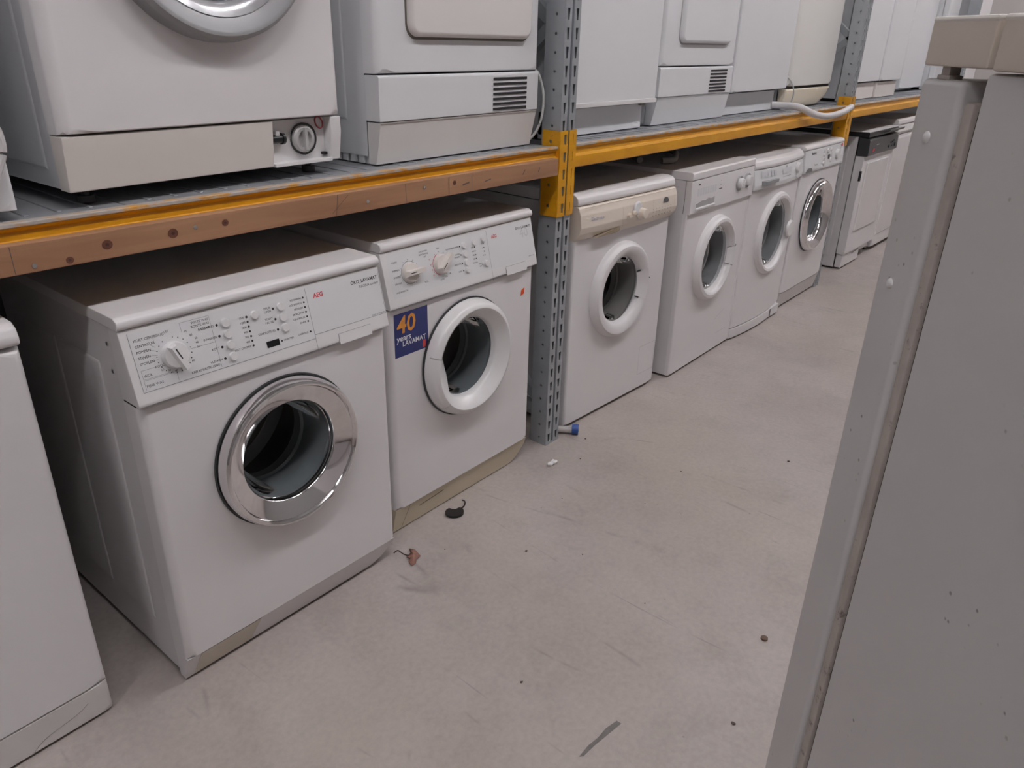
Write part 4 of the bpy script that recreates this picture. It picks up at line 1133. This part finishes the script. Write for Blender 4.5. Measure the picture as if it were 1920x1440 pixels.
MB().box(.006, FW-.006, .5688, .5752, 1.300, 1.330).build('worktop_joint', GAP, top)

# ------------------------------------------------------------------ litter on the floor
t = thing('dry_leaf', 'crumpled brown dry leaf on the floor in front of the chrome-ring washer', 'leaf', (.637, -.023, 0), 40); t.scale = (1.35, 1.35, 1.35)
b = MB(); n = 9
pts = [(-.030, 0), (-.016, .010), (-.010, .006), (.0, .016), (.010, .008), (.026, .013), (.024, .0), (.012, -.006), (.004, -.013), (-.010, -.006), (-.020, -.006)]
c0 = b.bm.verts.new((0, 0, .010)); vs = [b.bm.verts.new((x, y, .002+.006*random.random())) for x, y in pts]
for i in range(len(vs)): b.bm.faces.new([c0, vs[i], vs[(i+1) % len(vs)]])
o = b.build('blade', LEAF, t); so = o.modifiers.new('th', 'SOLIDIFY'); so.thickness = .0012
MB().tube([(.0, .008, .004), (.004, .022, .006), (.010, .034, .010), (.006, .042, .006)], .0013, 6).build('stem', TWIG, t)
b = MB()
pts = [(.026*math.cos(2*PI*i/16)*(1-.25*(i in (3, 4))), .017*math.sin(2*PI*i/16)*(1-.5*(i in (3, 4)))) for i in range(16)]
b.poly(pts, .001, .007)
b.tube([(.022, .010, .004), (.034, .016, .005), (.040, .026, .009), (.036, .036, .006)], .0018, 6)
o = b.build('plastic_scrap', BLACKSCRAP); o.location = (.865, .042, 0); o.rotation_euler = (0, 0, R(-30)); o.scale = (1.1, 1.5, 1.2)
tag(o, 'torn black plastic scrap lying in front of the blue-sticker washer', 'scrap')
b = MB()
for i in range(4): b.ball((random.uniform(-.012, .012), random.uniform(-.008, .008), .006), .009, 1+random.random()*.4, .8, .6, 8)
for v in b.bm.verts: v.co += Vector((random.uniform(-1, 1), random.uniform(-1, 1), random.uniform(-.3, 1)))*.0015; v.co.z = max(v.co.z, .0004)
o = b.build('paper_scrap', PAPER, None, True, 10); o.location = (1.297, .004, 0)
tag(o, 'small crumpled white paper scrap on the floor in front of the upright', 'scrap')
b = MB().disc((0, 0, .0), .0085, .005, 'z', 14, .001); o = b.build('floor_cap', BROWNCAP); o.location = (.983, -.884, 0)
tag(o, 'small round brown cap on the floor left of the refrigerator', 'cap')
b = MB(); pts = [(-.062, -.004), (-.03, .003), (.0, .004), (.03, .010), (.062, .009), (.064, -.002), (.035, -.003), (.01, -.004), (-.02, -.005), (-.055, -.009)]
b.poly(pts, .0, .0008); o = b.build('rubber_scuff', SMUDGE); o.location = (.478, -.745, 0); o.rotation_euler = (0, 0, R(-10))
tag(o, 'dark rubber scuff on the floor near the bottom edge', 'scuff')
crumbs = [((.488, -.529), .005), ((.697, -.938), .006), ((.866, -.236), .005), ((.959, -.363), .003), ((1.861, -.595), .006), ((1.52, .02), .0045),
          ((.72, -.06), .0025), ((1.30, -.36), .0025), ((1.39, -.05), .004), ((1.15, -.15), .003), ((.90, -.60), .003), ((1.55, -.35), .0035)]
c0 = None
for i, ((x, y), r) in enumerate(crumbs):
    if c0 is None:
        b = MB().ball((0, 0, .55), 1, 1.2, .9, .55, 8)
        for v in b.bm.verts: v.co *= 1+random.uniform(-.18, .18)
        for v in b.bm.verts: v.co.z = max(v.co.z, 0)
        c0 = b.build('dirt_crumb', CRUMB); c = c0
        tag(c0, 'tiny dark crumb of dirt on the concrete floor', 'crumb', 'dirt crumbs on the floor')
    else:
        c = c0.copy(); COL.objects.link(c)
    c.location = (x, y, 0); c.scale = (r*.7, r*.7, r*.7); c.rotation_euler = (0, 0, i*1.3)

# ------------------------------------------------------------------ camera and view
cam = bpy.data.cameras.new('camera'); co = bpy.data.objects.new('camera', cam); COL.objects.link(co)
cam.sensor_width = 36; cam.lens = 1424.9007671712177*36/1920; cam.clip_start = .02; cam.clip_end = 60
ya, pi_, ro = R(50.56628788055714), R(24.52300366982359), R(1.4536020681619406)
f = Vector((math.sin(ya)*math.cos(pi_), math.cos(ya)*math.cos(pi_), -math.sin(pi_)))
r0 = Vector((math.cos(ya), -math.sin(ya), 0)); u0 = r0.cross(f)
r = r0*math.cos(ro)+u0*math.sin(ro); u = -r0*math.sin(ro)+u0*math.cos(ro)
M = Matrix(((r.x, u.x, -f.x, CAMP.x), (r.y, u.y, -f.y, CAMP.y), (r.z, u.z, -f.z, CAMP.z), (0, 0, 0, 1)))
co.matrix_world = M
scene.camera = co
w = bpy.data.worlds.new('World'); scene.world = w; w.use_nodes = True
w.node_tree.nodes['Background'].inputs['Color'].default_value = (.9, .92, 1, 1)
w.node_tree.nodes['Background'].inputs['Strength'].default_value = .05
vs = scene.view_settings
vs.view_transform = 'Standard'; vs.look = 'None'; vs.gamma = 1; vs.use_curve_mapping = False
vs.exposure = .75
scene.cycles.max_bounces = 10
